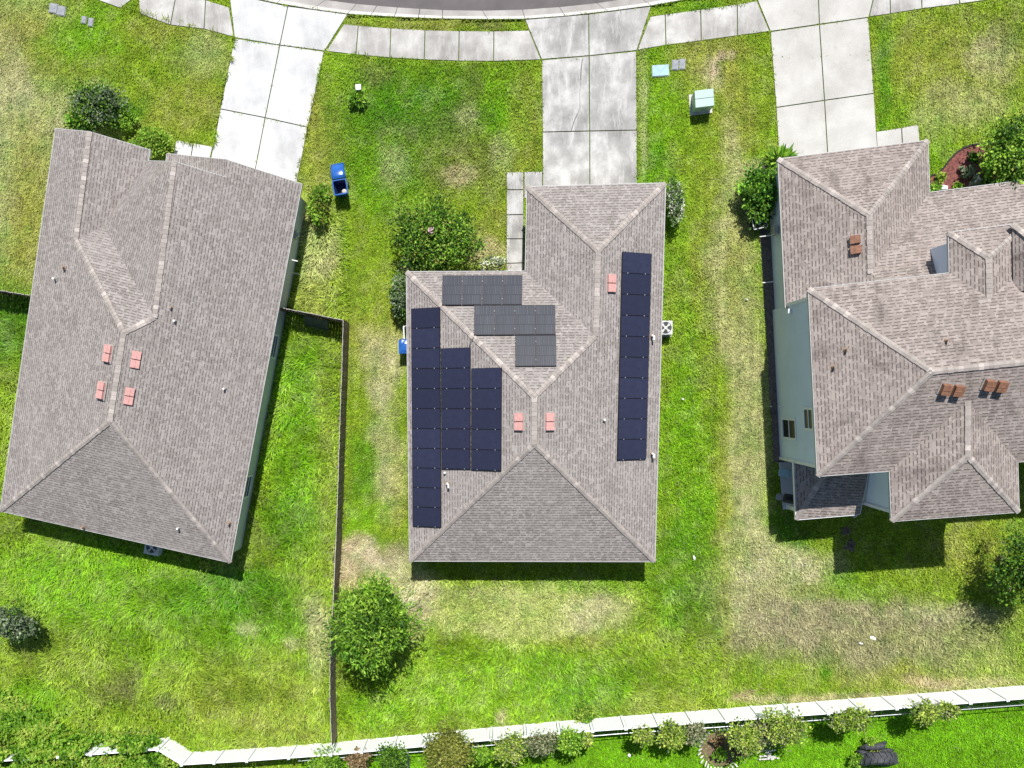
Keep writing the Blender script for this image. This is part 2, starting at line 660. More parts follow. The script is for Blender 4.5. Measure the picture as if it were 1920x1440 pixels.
slabs('driveway_apron', [
    [(1413, -16), (1533, -30), (1536, 46), (1444, 59.5)],
    [(1533, -30), (1648, -46), (1628.5, 33), (1536, 46)],
], M['conc_c'])
slabs('sidewalk', [
    [(190, -22), (260, -10), (226, 16), (160, -8)],
    [(260, -10), (330, -6), (320, 47.5), (262, 26)],
    [(330, -6), (386, 0), (383, 55), (320, 47.5)],
    [(386, 0), (430, 14), (439, 70), (383, 55)],
    [(645, 45), (672, 48), (667.5, 103), (611, 96.5)],
    [(672, 48), (733, 53), (731, 109), (667.5, 103)],
    [(733, 53), (797, 56.5), (795.5, 112.5), (731, 109)],
    [(797, 56.5), (861, 58), (860, 115), (795.5, 112.5)],
    [(861, 58), (926, 58.5), (925.5, 115.5), (860, 115)],
    [(926, 58.5), (992, 57), (1015, 112.5), (925.5, 115.5)],
    [(1218.5, 31.5), (1247, 27), (1248.5, 85.5), (1194.5, 94.5)],
    [(1247, 27), (1313.5, 18), (1314.5, 77), (1248.5, 85.5)],
    [(1313.5, 18), (1382, 8), (1382.5, 67.5), (1314.5, 77)],
    [(1382, 8), (1419, 2), (1443, 59.5), (1382.5, 67.5)],
    [(1644, -30), (1668, -34), (1669, 26.5), (1628.8, 32.5)],
    [(1668, -34), (1727, -42), (1728, 17), (1669, 26.5)],
    [(1727, -42), (1797, -52), (1798.5, 8), (1728, 17)],
    [(1797, -52), (1866, -62), (1868, -2), (1798.5, 8)],
    [(1866, -62), (2100, -96), (2104, -36), (1868, -2)],
], M['conc_w'])
slabs('path', [
    [(330.5, 262), (363, 268), (352, 330), (320, 322)],
    [(363, 268), (399.5, 275), (383, 340), (352, 330)],
], M['conc_a'])
slabs('path', [
    [(949.5, 322.5), (981.5, 322), (981.8, 356), (949.7, 356)],
    [(982.5, 322), (1017, 321.5), (1017.3, 372), (982.8, 372)],
    [(949.7, 356), (981.8, 356), (982, 402.5), (949.5, 403)],
    [(949.5, 403), (982, 402.5), (982, 448), (949.3, 448)],
    [(949.3, 448), (982, 448), (982, 493), (949, 494)],
    [(949, 494), (982, 493), (983, 560), (949, 560)],
], M['conc_b'])
slabs('path', [
    [(1642, 247), (1690, 239.5), (1693, 300), (1646, 305)],
    [(1690, 239.5), (1722, 233.5), (1726, 292), (1693, 300)],
], M['conc_c'])

# road, gutter and kerb along the curve
back = [(330, -40), (430, -14), (520, 6), (585, 17), (652, 26), (740, 31.5), (830, 35), (915, 36), (985, 35.5), (1060, 30), (1140, 21), (1221, 10.5), (1290, -2), (1420, -26), (1560, -54), (1800, -104), (2150, -180)]
edge = [(345, -66), (445, -42), (540, -14), (610, -1.5), (668, 6), (745, 12.5), (830, 17.5), (905, 18.5), (980, 16.7), (1050, 11.7), (1120, 4.5), (1200, -8), (1270, -22), (1398, -48), (1540, -78), (1780, -130), (2130, -206)]
bw = [P2(*p) for p in back]
ew = [P2(*p) for p in edge]
mb, mg = MB(), MB()
acc = 0
segs = []
for i in range(len(bw) - 1):            # short kerb and gutter lengths with a joint between
    ln = np.hypot(*(bw[i + 1] - bw[i]))
    k = max(1, int(round(ln / 1.55)))
    for j in range(k):
        a, c = j / k, (j + 1) / k - .012
        b0, b1 = bw[i] + (bw[i + 1] - bw[i]) * a, bw[i] + (bw[i + 1] - bw[i]) * c
        e0, e1 = ew[i] + (ew[i + 1] - ew[i]) * a, ew[i] + (ew[i + 1] - ew[i]) * c
        m0, m1 = b0 + (e0 - b0) * .3, b1 + (e1 - b1) * .3
        mb.hexa([(*b0, -.1), (*b1, -.1), (*m1, -.1), (*m0, -.1)], [(*b0, .03), (*b1, .03), (*m1, .0), (*m0, .0)])
        mg.hexa([(*m0, -.2), (*m1, -.2), (*e1, -.2), (*e0, -.2)], [(*m0, -.06), (*m1, -.06), (*e1, -.10), (*e0, -.10)])
    SLAB_POLYS.append([bw[i], bw[i + 1], ew[i + 1], ew[i]])
tag(mb.build('kerb', M['kerb'], bevel=.012), kind='structure')
tag(mg.build('gutter', M['gutter']), kind='structure')
mr = MB()
far = [e + np.array([0, 40.]) for e in ew]
for i in range(len(ew) - 1):
    mr.face([(*ew[i], -.105), (*ew[i + 1], -.105), (*far[i + 1], -.105), (*far[i], -.105)])
    SLAB_POLYS.append([ew[i], ew[i + 1], far[i + 1], far[i]])
tag(mr.build('road', M['asphalt']), kind='structure')

# cracks in the middle driveway
mc = MB()
for pts in ([(1092, 110), (1090, 126), (1088.5, 150), (1087, 180), (1087.5, 200), (1083, 213), (1077, 226), (1071, 245)],):
    w = [at(*p, .039) for p in pts]
    for i in range(len(w) - 1):
        for k in range(3):
            pass
        d = (w[i + 1] - w[i])[:2]
        nn = np.array([-d[1], d[0], 0]) / np.hypot(*d)
        r = .018 if i < 2 or i > 4 else .008
        mc.face([w[i] - nn * r, w[i + 1] - nn * r, w[i + 1] + nn * r, w[i] + nn * r])
tag(mc.build('driveway_crack', M['crack']), kind='structure')

# ------------------------------------------------------------------ houses
HOUSE_POLYS = []


def cap_strip(roof, a, b, rng, width=.25, base=(.34, .30, .272)):
    """overlapping ridge cap shingles from a to b, folded over the ridge"""
    a, b = np.array(a), np.array(b)
    d = b - a
    ln = np.linalg.norm(d)
    if ln < .3:
        return
    d /= ln
    side = np.cross(d, [0, 0, 1.])
    side /= np.linalg.norm(side)
    up = np.cross(side, d)
    if up[2] < 0:
        up = -up
    mb = MB()
    n = max(2, int(ln / .2))
    for k in range(n):
        s0, s1 = ln * k / n, ln * (k + 1.12) / n
        g = rng.uniform(.82, 1.08) if rng.random() > .14 else rng.uniform(1.15, 1.4)
        c = tuple(x * g for x in base)
        w = width / 2 * rng.uniform(.9, 1.08)
        l0, l1 = .035, .05
        p = lambda s, x, l: a + d * s + side * x + up * (l - abs(x) * .3)
        for sx in (-1, 1):
            mb.face([p(s0, 0, l0), p(s1, 0, l1), p(s1, sx * w, l1), p(s0, sx * w, l0)], 0, c)
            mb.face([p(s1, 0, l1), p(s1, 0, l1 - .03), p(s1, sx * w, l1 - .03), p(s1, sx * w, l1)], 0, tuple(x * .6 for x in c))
            mb.face([p(s0, sx * w, l0), p(s1, sx * w, l1), p(s1, sx * w, l1 - .06), p(s0, sx * w, l0 - .06)], 0, c)
    mb.build('ridge_cap', M['cap'], roof, merge=False)


def roof_build(house, verts, faces, mat, caps, fasc=.17):
    """verts: name -> world xyz. faces: lists of names. every open edge gets a fascia board"""
    mb, mf = MB(), MB()
    cnt = {}
    for f in faces:
        mb.face([verts[k] for k in f])
        for i in range(len(f)):
            e = (f[i], f[(i + 1) % len(f)])
            cnt.setdefault(frozenset(e), []).append(e)
    roof = mb.build('roof', mat, house, uv=True)
    for k, l in cnt.items():
        if len(l) == 1:
            a, b = verts[l[0][0]], verts[l[0][1]]
            dz = np.array([0, 0, fasc])
            u = np.array([0, 0, .006])
            t = (b - a) / np.linalg.norm(b - a)
            n = np.cross(t, [0, 0, 1.])
            n = n / np.linalg.norm(n) * .025
            mf.hexa([a - dz - n, b - dz - n, b - dz + n, a - dz + n], [a - u - n, b - u - n, b - u + n, a - u + n])
    mf.build('fascia', M['fascia'], house)
    rng = random.Random(len(verts))
    for a, b in caps:
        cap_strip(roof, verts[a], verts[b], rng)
    return roof


def walls_build(house, poly, z1, mat, name='wall', z0=-.05):
    mb = MB()
    mb.prism(poly, z0, z1)
    HOUSE_POLYS.append([np.array(p[:2]) for p in poly])
    return mb.build(name, mat, house)


def soffit_build(house, poly, z):
    mb = MB()
    mb.face([(p[0], p[1], z) for p in poly])
    return mb.build('soffit', M['soffit'], house)


def roof_vent(roof, px, py, pl, ang, mat, w=.4, l=.78, h=.13, gap=.024):
    c = hit(px, py, pl)
    n = plnormal(pl)
    u = np.array([math.cos(ang), math.sin(ang), 0])
    u -= n * (u @ n)
    u /= np.linalg.norm(u)
    v = np.cross(n, u)
    mb = MB()
    for s in (-1, 1):
        cc = c + v * s * (l / 4 + gap / 2)
        a, b = w / 2, l / 4 - gap / 2
        bot = [cc - u * a - v * b - n * .03, cc + u * a - v * b - n * .03, cc + u * a + v * b - n * .03, cc - u * a + v * b - n * .03]
        top = [cc - u * a * .96 - v * b * .96 + n * h, cc + u * a * .96 - v * b * .96 + n * h, cc + u * a * .96 + v * b * .96 + n * h, cc - u * a * .96 + v * b * .96 + n * h]
        mb.hexa(bot, top)
        # lid lip and centre rib
        q = [cc - u * a * 1.05 - v * b * 1.03, cc + u * a * 1.05 - v * b * 1.03, cc + u * a * 1.05 + v * b * 1.03, cc - u * a * 1.05 + v * b * 1.03]
        mb.hexa([p + n * (h + .002) for p in q], [p + n * (h + .03) for p in q])
        q = [cc - u * .02 - v * b * .98, cc + u * .02 - v * b * .98, cc + u * .02 + v * b * .98, cc - u * .02 + v * b * .98]
        mb.hexa([p + n * (h + .03) for p in q], [p + n * (h + .045) for p in q])
    fa, fb_ = w / 2 + .07, l / 2 + .06         # metal base flange
    q = [c - u * fa - v * fb_, c + u * fa - v * fb_, c + u * fa + v * fb_, c - u * fa + v * fb_]
    mb.hexa([x - n * .01 for x in q], [x + n * .012 for x in q], 1)
    mb.build('roof_vent', [mat, M['flashg']], roof, bevel=.008)


def vent_pipe(roof, px, py, pl, kind='white', h=.3):
    c = hit(px, py, pl)
    n = plnormal(pl)
    mb = MB()
    mat = M['pipe'] if kind != 'brown' else M['flash']
    fl = M['flashg'] if kind == 'white' else M['flash']
    b = np.array([-n[1], n[0], 0]) if np.hypot(n[0], n[1]) > .01 else np.array([1., 0, 0])
    b /= np.linalg.norm(b)
    t = np.cross(n, b)
    q = [c + b * x * .1 + t * y * .12 for x, y in ((-1, -1), (1, -1), (1, 1), (-1, 1))]
    mb.hexa([p - n * .01 for p in q], [p + n * .012 for p in q], 1)
    mb.tube([c + n * .0, c + np.array([0, 0, .1])], [.09, .06], 10, 1)
    mb.tube([c + np.array([0, 0, .05]), c + np.array([0, 0, h])], .052, 10, 0)
    if kind == 'elbow':
        mb.tube([c + np.array([0, 0, h]), c + np.array([.06, -.05, h + .05]), c + np.array([.06, -.2, h + .04])], .05, 8, 0)
    mb.build('vent_pipe', [mat, fl], roof, merge=False)


def window_on(house, pl2, u0, u1, z0, z1, n, label=None):
    """pl2: (base point, horizontal unit dir); window with frame, pane and mullion; n outward normal"""
    A, d = pl2
    mb, mp = MB(), MB()

    def pt(u, z, o):
        return np.array([A[0] + d[0] * u + n[0] * o, A[1] + d[1] * u + n[1] * o, z])
    f = .1

    def bar(ua, ub, za, zb, o):
        mb.hexa([pt(ua, za, -.03), pt(ub, za, -.03), pt(ub, za, o), pt(ua, za, o)], [pt(ua, zb, -.03), pt(ub, zb, -.03), pt(ub, zb, o), pt(ua, zb, o)])
    bar(u0, u0 + f, z0, z1, .05)
    bar(u1 - f, u1, z0, z1, .05)
    bar(u0 + f, u1 - f, z0, z0 + f, .05)
    bar(u0 + f, u1 - f, z1 - f, z1, .05)
    zm_ = (z0 + z1) / 2
    bar(u0 + f, u1 - f, zm_ - .03, zm_ + .03, .045)
    w = mb.build('window', M['white'], house, label=label)
    mp.face([pt(u0 + f, z0 + f, .012), pt(u1 - f, z0 + f, .012), pt(u1 - f, z1 - f, .012), pt(u0 + f, z1 - f, .012)])
    mp.build('pane', M['glass'], w)


def W3(px, py, pls):
    """vertex shared by several slopes: sight line at the mean height of the slopes"""
    z = np.mean([hit(px, py, p)[2] for p in pls])
    return at(px, py, z)


# ---------- middle house
hm = thing('house', at(1000, 700), 'single storey house in the middle with navy solar panels on its shingle roof', 'house')
p = .5
mW = plane((762, 509.5), (768, 1052), EAVE, p, (1000, 800))
mE = plane((1248, 343), (1228, 1053), EAVE, p, (1000, 800))
mS = plane((768, 1052), (1228, 1053), EAVE, p, (1000, 800))
mN = plane((762, 509.5), (983, 508.5), EAVE, p, (1000, 800))
mGN = plane((988.5, 350), (1248, 343), EAVE, p, (1100, 500))
mGW = plane((988.5, 350), (985, 508.5), EAVE, p, (1100, 450))
V = dict(A=at(988.5, 350, EAVE), B=at(1248, 343, EAVE), C=at(1228, 1053, EAVE), D=at(768, 1052, EAVE), E=at(762, 509.5, EAVE), F=at(985, 508.5, EAVE),
         G=W3(1121.5, 470, [mGN, mE, mGW]), J=W3(1117, 630, [mGW, mE, mN]), SA=W3(1002, 832.5, [mW, mE, mS]), NA=W3(1002, 744, [mW, mE, mN]))
rm = roof_build(hm, V, [['B', 'G', 'J', 'NA', 'SA', 'C'], ['A', 'G', 'B'], ['A', 'F', 'J', 'G'], ['E', 'NA', 'J', 'F'], ['E', 'D', 'SA', 'NA'], ['D', 'C', 'SA']],
                M['shingle_b'], [('A', 'G'), ('B', 'G'), ('G', 'J'), ('E', 'NA'), ('J', 'NA'), ('NA', 'SA'), ('D', 'SA'), ('C', 'SA')])
foot = [V[k] for k in 'ABCDEF']
walls_build(hm, inset(foot, [.5, .3, .35, .3, .4, .3]), EAVE - .16, M['wall_b'])
soffit_build(hm, inset(foot, .02), EAVE - .165)
for px, py, pl in ((1145, 531.5, mE), (974.5, 790.5, mW), (1029, 790.5, mE)):
    roof_vent(rm, px, py, pl, 0, M['redvent'])
vent_pipe(rm, 1133, 787, mE, 'white', .22)
vent_pipe(rm, 1222, 630, mE, 'elbow', .3)
vent_pipe(rm, 1222, 850, mE, 'elbow', .3)
vent_pipe(rm, 834, 886, mW, 'white', .2)
vent_pipe(rm, 839, 906, mW, 'elbow', .3)


def pv(quad, pl, nu, nv, mat, label=None, skip=()):
    """panels laid in an nu x nv grid whose outline is the px quad (tl, tr, br, bl) on slope pl"""
    n = plnormal(pl)
    c = [hit(*q, pl, .13) for q in quad]

    def pt(s, t):
        return (c[0] * (1 - s) + c[1] * s) * (1 - t) + (c[3] * (1 - s) + c[2] * s) * t
    for i in range(nu):
        for j in range(nv):
            g = .006
            q = [pt((i + a) / nu, (j + b) / nv) for a, b in ((0, 0), (1, 0), (1, 1), (0, 1))]
            ctr = sum(q) / 4
            q = [x + (ctr - x) / np.linalg.norm(ctr - x) * .014 for x in q]
            qi = [x + (ctr - x) / np.linalg.norm(ctr - x) * .03 for x in q]
            mb = MB()
            mb.hexa([x - n * .045 for x in q], [x for x in q])
            fr = mb
            me = MB()
            me.face([x + n * .003 for x in qi])
            o = me.build('solar_panel', mat, hm)
            ul = o.data.uv_layers.new(name='UVMap')
            uvs = [(0, 1), (1, 1), (1, 0), (0, 0)]
            wide = np.linalg.norm(q[1] - q[0]) > np.linalg.norm(q[3] - q[0])
            for li in range(4):
                vi = o.data.loops[li].vertex_index
                P = np.array(o.data.vertices[vi].co) + origin(hm)
                k = int(np.argmin([np.linalg.norm(P - (x + n * .003)) for x in qi]))
                uu, vv = uvs[k]
                ul.data[li].uv = (uu, vv)
            if label:
                o['label'] = label
            fr.build('frame', M['pv_frame'], o)
            # clamps on the lower long edge
            e0, e1 = (q[3], q[2]) if wide else (q[0], q[3])
            for s in (.2, .8):
                mk = MB()
                x = e0 * (1 - s) + e1 * s
                mk.box(x + n * .0, .035, .035, .015)
                mk.build('clamp', M['clamp'], o)


NAVY = None
pv([(770.3, 578.3), (825, 575.5), (827.2, 988.8), (773, 986.5)], mW, 1, 11, M['pv_blue'])
pv([(826, 653), (882.3, 651), (882, 879.5), (827.3, 879)], mW, 1, 6, M['pv_blue'])
pv([(883, 690.3), (941, 688.7), (940, 882.5), (883, 880.5)], mW, 1, 5, M['pv_blue'])
pv([(1166.7, 471.5), (1222.3, 475.3), (1212, 861), (1157.3, 862.3)], mE, 1, 10, M['pv_blue'])
GREYL = 'charcoal grey solar panel with visible cell lines'
pv([(829.3, 516), (979.8, 515.5), (979, 571.5), (828.3, 572)], mN, 4, 1, M['pv_grey'], GREYL)
pv([(889, 571.8), (1041.3, 571.2), (1042, 627.5), (888.3, 628.5)], mN, 4, 1, M['pv_grey'], GREYL)
pv([(966, 628.5), (1042.8, 628), (1043.3, 686.5), (966, 687)], mN, 2, 1, M['pv_grey'], GREYL)
# conduit from the south array over the hip
mb = MB()
cpts = [hit(889, 632, mN, .06), hit(882, 641, mN, .08), hit(879.5, 650, mW, .06)]
mb.tube(cpts, .014, 6)
mb.build('conduit', M['dark'], hm)

# ---------- left house (turned about 11 degrees)
hl = thing('house', at(280, 650), 'turned single storey house at the left with plain grey roof and four red vents', 'house')
p = .485
lL = plane((65, 482), (0, 897), EAVE, p, (200, 700))
lR = plane((566, 345), (432, 1055), EAVE, p, (200, 700))
lS = plane((0, 958), (432, 1055), EAVE, p, (200, 700))
zr1 = np.mean([hit(142, 450, lL)[2], hit(168, 247, lL)[2]])
zr2 = np.mean([hit(290, 595, lR)[2], hit(327, 303, lR)[2]])
zg = np.mean([hit(423, 299, lR)[2], hit(425, 333, lR)[2]])
C1 = at(281, 281, EAVE)
dirL = (at(432, 1055, EAVE) - at(566, 345, EAVE))
dirL /= np.linalg.norm(dirL)
C1b = C1 + dirL * .52
pW1R = (C1, plane((281, 281), (256, 420), EAVE, p, (140, 400))[1], p)
V = dict(S0=at(104, 241, EAVE), P1=at(168, 247, zr1), C1=C1, C1b=C1b, R1=at(142, 450, zr1), VV=hit(194, 424, pW1R),
         NA=W3(232, 624, [lL, lR]), SA=W3(206, 790, [lL, lR, lS]), R2b=at(290, 595, zr2), R2a=at(327, 303, zr2), G2p=at(423, 299, zg), G2e=at(425, 333, zg),
         G2L=at(313, 288, EAVE), G2b=at(311, 304, EAVE), LB=at(0, 958, EAVE), RB=at(432, 1055, EAVE), RF=at(566, 345, EAVE))
rl = roof_build(hl, V, [['S0', 'LB', 'SA', 'NA', 'R1', 'P1'], ['LB', 'RB', 'SA'], ['RF', 'G2p', 'G2e', 'R2a', 'R2b', 'NA', 'SA', 'RB'], ['P1', 'R1', 'VV', 'C1b', 'C1'],
                        ['R1', 'NA', 'R2b', 'VV'], ['R2a', 'C1b', 'VV', 'R2b'], ['G2L', 'G2b', 'G2e', 'G2p']],
                M['shingle_a'], [('P1', 'R1'), ('R1', 'NA'), ('R2b', 'NA'), ('R2a', 'R2b'), ('NA', 'SA'), ('LB', 'SA'), ('RB', 'SA')])
foot = [V['S0'], V['C1'], V['C1b'] + dirL * .5, V['G2b'] + dirL * .4, V['G2L'], V['RF'], V['RB'], V['LB']]
HOUSE_POLYS.append([q[:2] for q in foot])
wl = walls_build(hl, inset(foot, [.45, .3, .3, .3, .45, .2, .3, .3]), EAVE - .16, M['wall_a'])
soffit_build(hl, inset(foot, .02), EAVE - .165)
mb = MB()                                   # gable walls facing the street
nin = dirL * .3
dn = np.array([0, 0, .17])
for tri in ((V['S0'], V['P1'], V['C1']), (V['G2L'], V['G2p'], V['RF'])):
    mb.face([tri[0] + nin - dn, tri[1] + nin - dn, tri[2] + nin - dn])
mb.face([V['G2b'] + nin * .2, V['R2a'] + nin * .2 - dn, V['G2e'] + nin * .2 - dn])
mb.face([V['C1b'] + nin * .4 - dn, V['R2a'] + nin * .4 - dn, V['G2b'] + nin * .4 - dn])
mb.build('gable_wall', M['wall_a'], hl)
angl = math.atan2(-(V['RB'] - V['RF'])[0], (V['RB'] - V['RF'])[1]) + math.pi
for px, py, pl in ((204, 663, lL), (191.5, 732, lL), (254, 674, lR), (241.5, 742.5, lR)):
    roof_vent(rl, px, py, pl, angl, M['redvent'])
for px, py, pl, k in ((104, 523, lL, 'white'), (120.5, 502, lL, 'brown'), (322.5, 577, lR, 'brown'), (329.5, 602, lR, 'white'), (422, 729, lR, 'white'),
                      (335.5, 990, lS, 'white'), (430.5, 981, lR, 'brown'), (157, 988.5, lS, 'brown')):
    vent_pipe(rl, px, py, pl, k, .28)
# right hand wall fittings: base line of that wall
wf = inset(foot, [.45, .3, .3, .3, .45, .2, .3, .3])
wa, wb = wf[5], wf[6]
dw = (wb - wa) / np.hypot(*(wb - wa))
nw = np.array([-dw[1], dw[0]])
if nw[0] < 0:
    nw = -nw


def along(px, py, z):
    q = at(px, py, z)[:2]
    return (q - wa) @ dw


u = along(516, 650, 1.2)
window_on(hl, (wa, dw), u - .62, u + .62, .75, 1.75, nw)
u = along(463, 912, 1.2)
window_on(hl, (wa, dw), u - .62, u + .62, .75, 1.75, nw)
mb = MB()
u = along(560, 442, 1.3)
q = wa + dw * u + nw * .07
mb.box((*q, 1.05), .14, .36, .5, math.atan2(dw[1], dw[0]) - math.pi / 2)
mb.lathe((*(q + nw * .06), 1.2), [(.0, .25), (.09, .22), (.1, .0)], 12)
mb.tube([(*q, .05), (*q, 1.05)], .025, 8)
mb.build('electric_meter', M['grey'], hl)
mb = MB()
u = along(549, 488, 1.9)
q = wa + dw * u
mb.tube([(*(q + nw * .02), 2.0), (*(q + nw * .55), 1.9)], .03, 8)
u = along(552, 512, .6)
q = wa + dw * u
mb.tube([(*(q + nw * .02), .5), (*(q + nw * .35), .5), (*(q + nw * .38), .3)], .02, 8)
mb.build('wall_pipe', M['pipe'], hl)

# ---------- right house (two storeys with single storey front wing)
hr = thing('house', at(1700, 650), 'two storey house at the right edge with pale blue walls and stained shingle roof', 'house')
p = .5
rMW = plane((1516, 541.5), (1533, 893), EAVE2, p, (1700, 700))
rMN = plane((1516, 541.5), (1767, 512), EAVE2, p, (1700, 700))
rMS = plane((1533, 893), (1668, 882), EAVE2, p, (1700, 700))
rXS = plane((1672, 977.5), (1911, 960), EAVE2, p, (1800, 880))
rXW = plane((1668, 882), (1672, 977.5), EAVE2, p, (1800, 880))
rXE = plane((1908, 860), (1911, 960), EAVE2, p, (1800, 880))
rgW = plane((1459, 298), (1474, 577), EAVE, p, (1600, 400))
rgN = plane((1459, 298), (1740, 263), EAVE, p, (1600, 400))
rgE = plane((1740, 263), (1743, 361), EAVE, p, (1600, 400))
reN = plane((1743, 361), (1920, 338), EAVE, p, (1800, 480))
zx = np.mean([hit(1815, 855, q)[2] for q in (rXS, rXW, rXE)])
NEe, SEe = at(1516 + 760, 541.5 - 760 * .113, EAVE2), at(1533 + 760, 893 - 760 * .072, EAVE2)
zM = np.mean([hit(1748, 697, q)[2] for q in (rMW, rMN, rMS)])
MA = at(1748, 697, zM)
dE = (NEe - at(1516, 541.5, EAVE2))
dE /= np.linalg.norm(dE)
MB2 = MA + dE * (np.linalg.norm(NEe - at(1516, 541.5, EAVE2)) - 2 * abs((MA - at(1516, 541.5, EAVE2)) @ dE))
MB2[2] = zM
# dormer bay on the north slope
dN = plane((1779, 436), (1898, 421), EAVE2, p, (1840, 500))
dW = plane((1779, 436), (1780.5, 511), EAVE2, p, (1850, 480))
zd = np.mean([hit(1854, 483, q)[2] for q in (dN, dW)])
dEl = [at(1929, 417, EAVE2), at(1931, 560, EAVE2)]
V = dict(NW=at(1516, 541.5, EAVE2), SW=at(1533, 893, EAVE2), SE=SEe, NE=NEe, MA=MA, MZ=MB2,
         X1=at(1668, 882, EAVE2), X2=at(1672, 977.5, EAVE2), X3=at(1911, 960, EAVE2), X4=at(1908, 860, EAVE2), XA=at(1815, 855, zx), XB=at(1815, 752, zx),
         gNW=at(1459, 298, EAVE), gNE=at(1740, 263, EAVE), gO=at(1743, 361, EAVE), gA=W3(1630, 403, [rgW, rgN, rgE]), gR=W3(1632, 512, [rgW, reN]), gH=W3(1660, 532, [rgW, reN]), gT=at(1473, 577, EAVE),
         eE=at(2280, 291, EAVE), eT=hit(2280, 560, reN), eM=hit(1700, 560, reN),
         d1=at(1779, 436, EAVE2), d2=at(1780.5, 514, EAVE2), dA=at(1854, 483, zd), dB=hit(1857, 562, rMN), d3=dEl[0], d4=dEl[1])
V['dB'] = V['dA'] + np.array([(V['d2'] - V['d1'])[0], (V['d2'] - V['d1'])[1], 0]) * (2.3 / np.linalg.norm(V['d2'] - V['d1']))
rr = roof_build(hr, V, [['NW', 'SW', 'MA'], ['SW', 'SE', 'MZ', 'MA'], ['SE', 'NE', 'MZ'], ['NE', 'NW', 'MA', 'MZ'],
                        ['X1', 'X2', 'XA', 'XB'], ['X2', 'X3', 'XA'], ['X3', 'X4', 'XB', 'XA'],
                        ['gNW', 'gT', 'gH', 'gR', 'gA'], ['gNW', 'gA', 'gNE'], ['gNE', 'gA', 'gR', 'gO'], ['gO', 'gR', 'gH', 'eM', 'eT', 'eE'],
                        ['d1', 'd2', 'dB', 'dA'], ['d1', 'dA', 'd3'], ['d3', 'dA', 'dB', 'd4']],
                M['shingle_c'], [('NW', 'MA'), ('SW', 'MA'), ('MA', 'MZ'), ('X2', 'XA'), ('X3', 'XA'), ('XA', 'XB'), ('gNW', 'gA'), ('gNE', 'gA'), ('gA', 'gR'), ('d1', 'dA'), ('d3', 'dA'), ('dA', 'dB')])
# second bay further east, taller
q0, q1, q2, q3 = at(1898, 420, 6.25), at(1900, 545, 6.25), at(2050, 402, 6.25), at(2052, 525, 6.25)
qa = at(1972, 476, 7.35)
vb = dict(a=q0, b=q1, c=q2, d=q3, t=qa, s=qa + (q1 - q0) * .55)
vb['s'][2] = qa[2]
mb = MB()
for f in (('a', 'b', 's', 't'), ('a', 't', 'c'), ('c', 't', 's', 'd')):
    mb.face([vb[k] for k in f])
r3 = mb.build('bay_roof', M['shingle_c'], hr, uv=True)
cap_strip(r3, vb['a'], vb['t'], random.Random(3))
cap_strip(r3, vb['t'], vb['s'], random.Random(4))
mb = MB()
mb.prism(inset([q0, q2, q3, q1], .15), 3.0, 6.2)
mb.build('bay_wall', M['wall_c'], hr)
# walls
footM = [V['NW'], V['SW'], V['X1'] + (V['X1'] - V['X2']) * .02, V['X4'], V['SE'], V['NE']]
pm = inset([V['NW'], V['SW'], V['SE'], V['NE']], [.1, .4, .3, .4])
HOUSE_POLYS.append([q[:2] for q in footM])
walls_build(hr, pm, EAVE2 - .16, M['wall_c'])
pxw = inset([V['X1'] + (V['X1'] - V['X2']) * .6, V['X2'], V['X3'], V['X4'] + (V['X4'] - V['X3']) * .6], [.1, .4, .15, .1])
walls_build(hr, pxw, EAVE2 - .18, M['wall_c'])
pg = inset([V['gNW'], at(1474, 577, EAVE), at(1743, 560, EAVE), V['gNE']], [.2, .0, .25, .45])
walls_build(hr, pg, EAVE - .16, M['wall_c'])
pe = inset([V['gO'], at(1760, 560, EAVE), at(2270, 520, EAVE), V['eE']], [.1, .1, .3, .45])
walls_build(hr, pe, EAVE - .17, M['wall_c'])
mb = MB()
mb.prism(inset([V['d1'], V['d2'] + (V['d2'] - V['d1']) * .5, V['d4'], V['d3']], [.12, 0, .12, .4]), 2.9, EAVE2 - .17)
mb.build('dormer_wall', M['wall_c'], hr)
soffit_build(hr, inset([V['NW'], V['SW'], V['SE'], V['NE']], .02), EAVE2 - .172)
soffit_build(hr, inset([V['X1'], V['X2'], V['X3'], V['X4']], .02), EAVE2 - .176)
soffit_build(hr, inset([V['gNW'], V['gT'], at(1743, 560, EAVE), V['gNE']], .02), EAVE - .172)
# corner boards on the pale blue walls
for a, z0, z1 in ((pm[0], 2.4, EAVE2 - .2), (pm[1], 0, EAVE2 - .2), (pxw[1], 0, EAVE2 - .2)):
    mb = MB()
    mb.box((*a, z0), .14, .14, z1 - z0, -.07)
    mb.build('corner_board', M['white'], hr)
# west wall windows and fittings
wa, wb = pm[0], pm[1]
dw = (wb - wa) / np.hypot(*(wb - wa))
nw = np.array([-dw[1], dw[0]])
if nw[0] > 0:
    nw = -nw


def wallhit(px, py):
    """point of the west wall seen at a pixel -> (distance along wall, height)"""
    d = ray(px, py)
    t = ((wa - CAMP[:2]) @ nw) / (d[:2] @ nw)
    q = CAMP + d * t
    return (q[:2] - wa) @ dw, q[2]


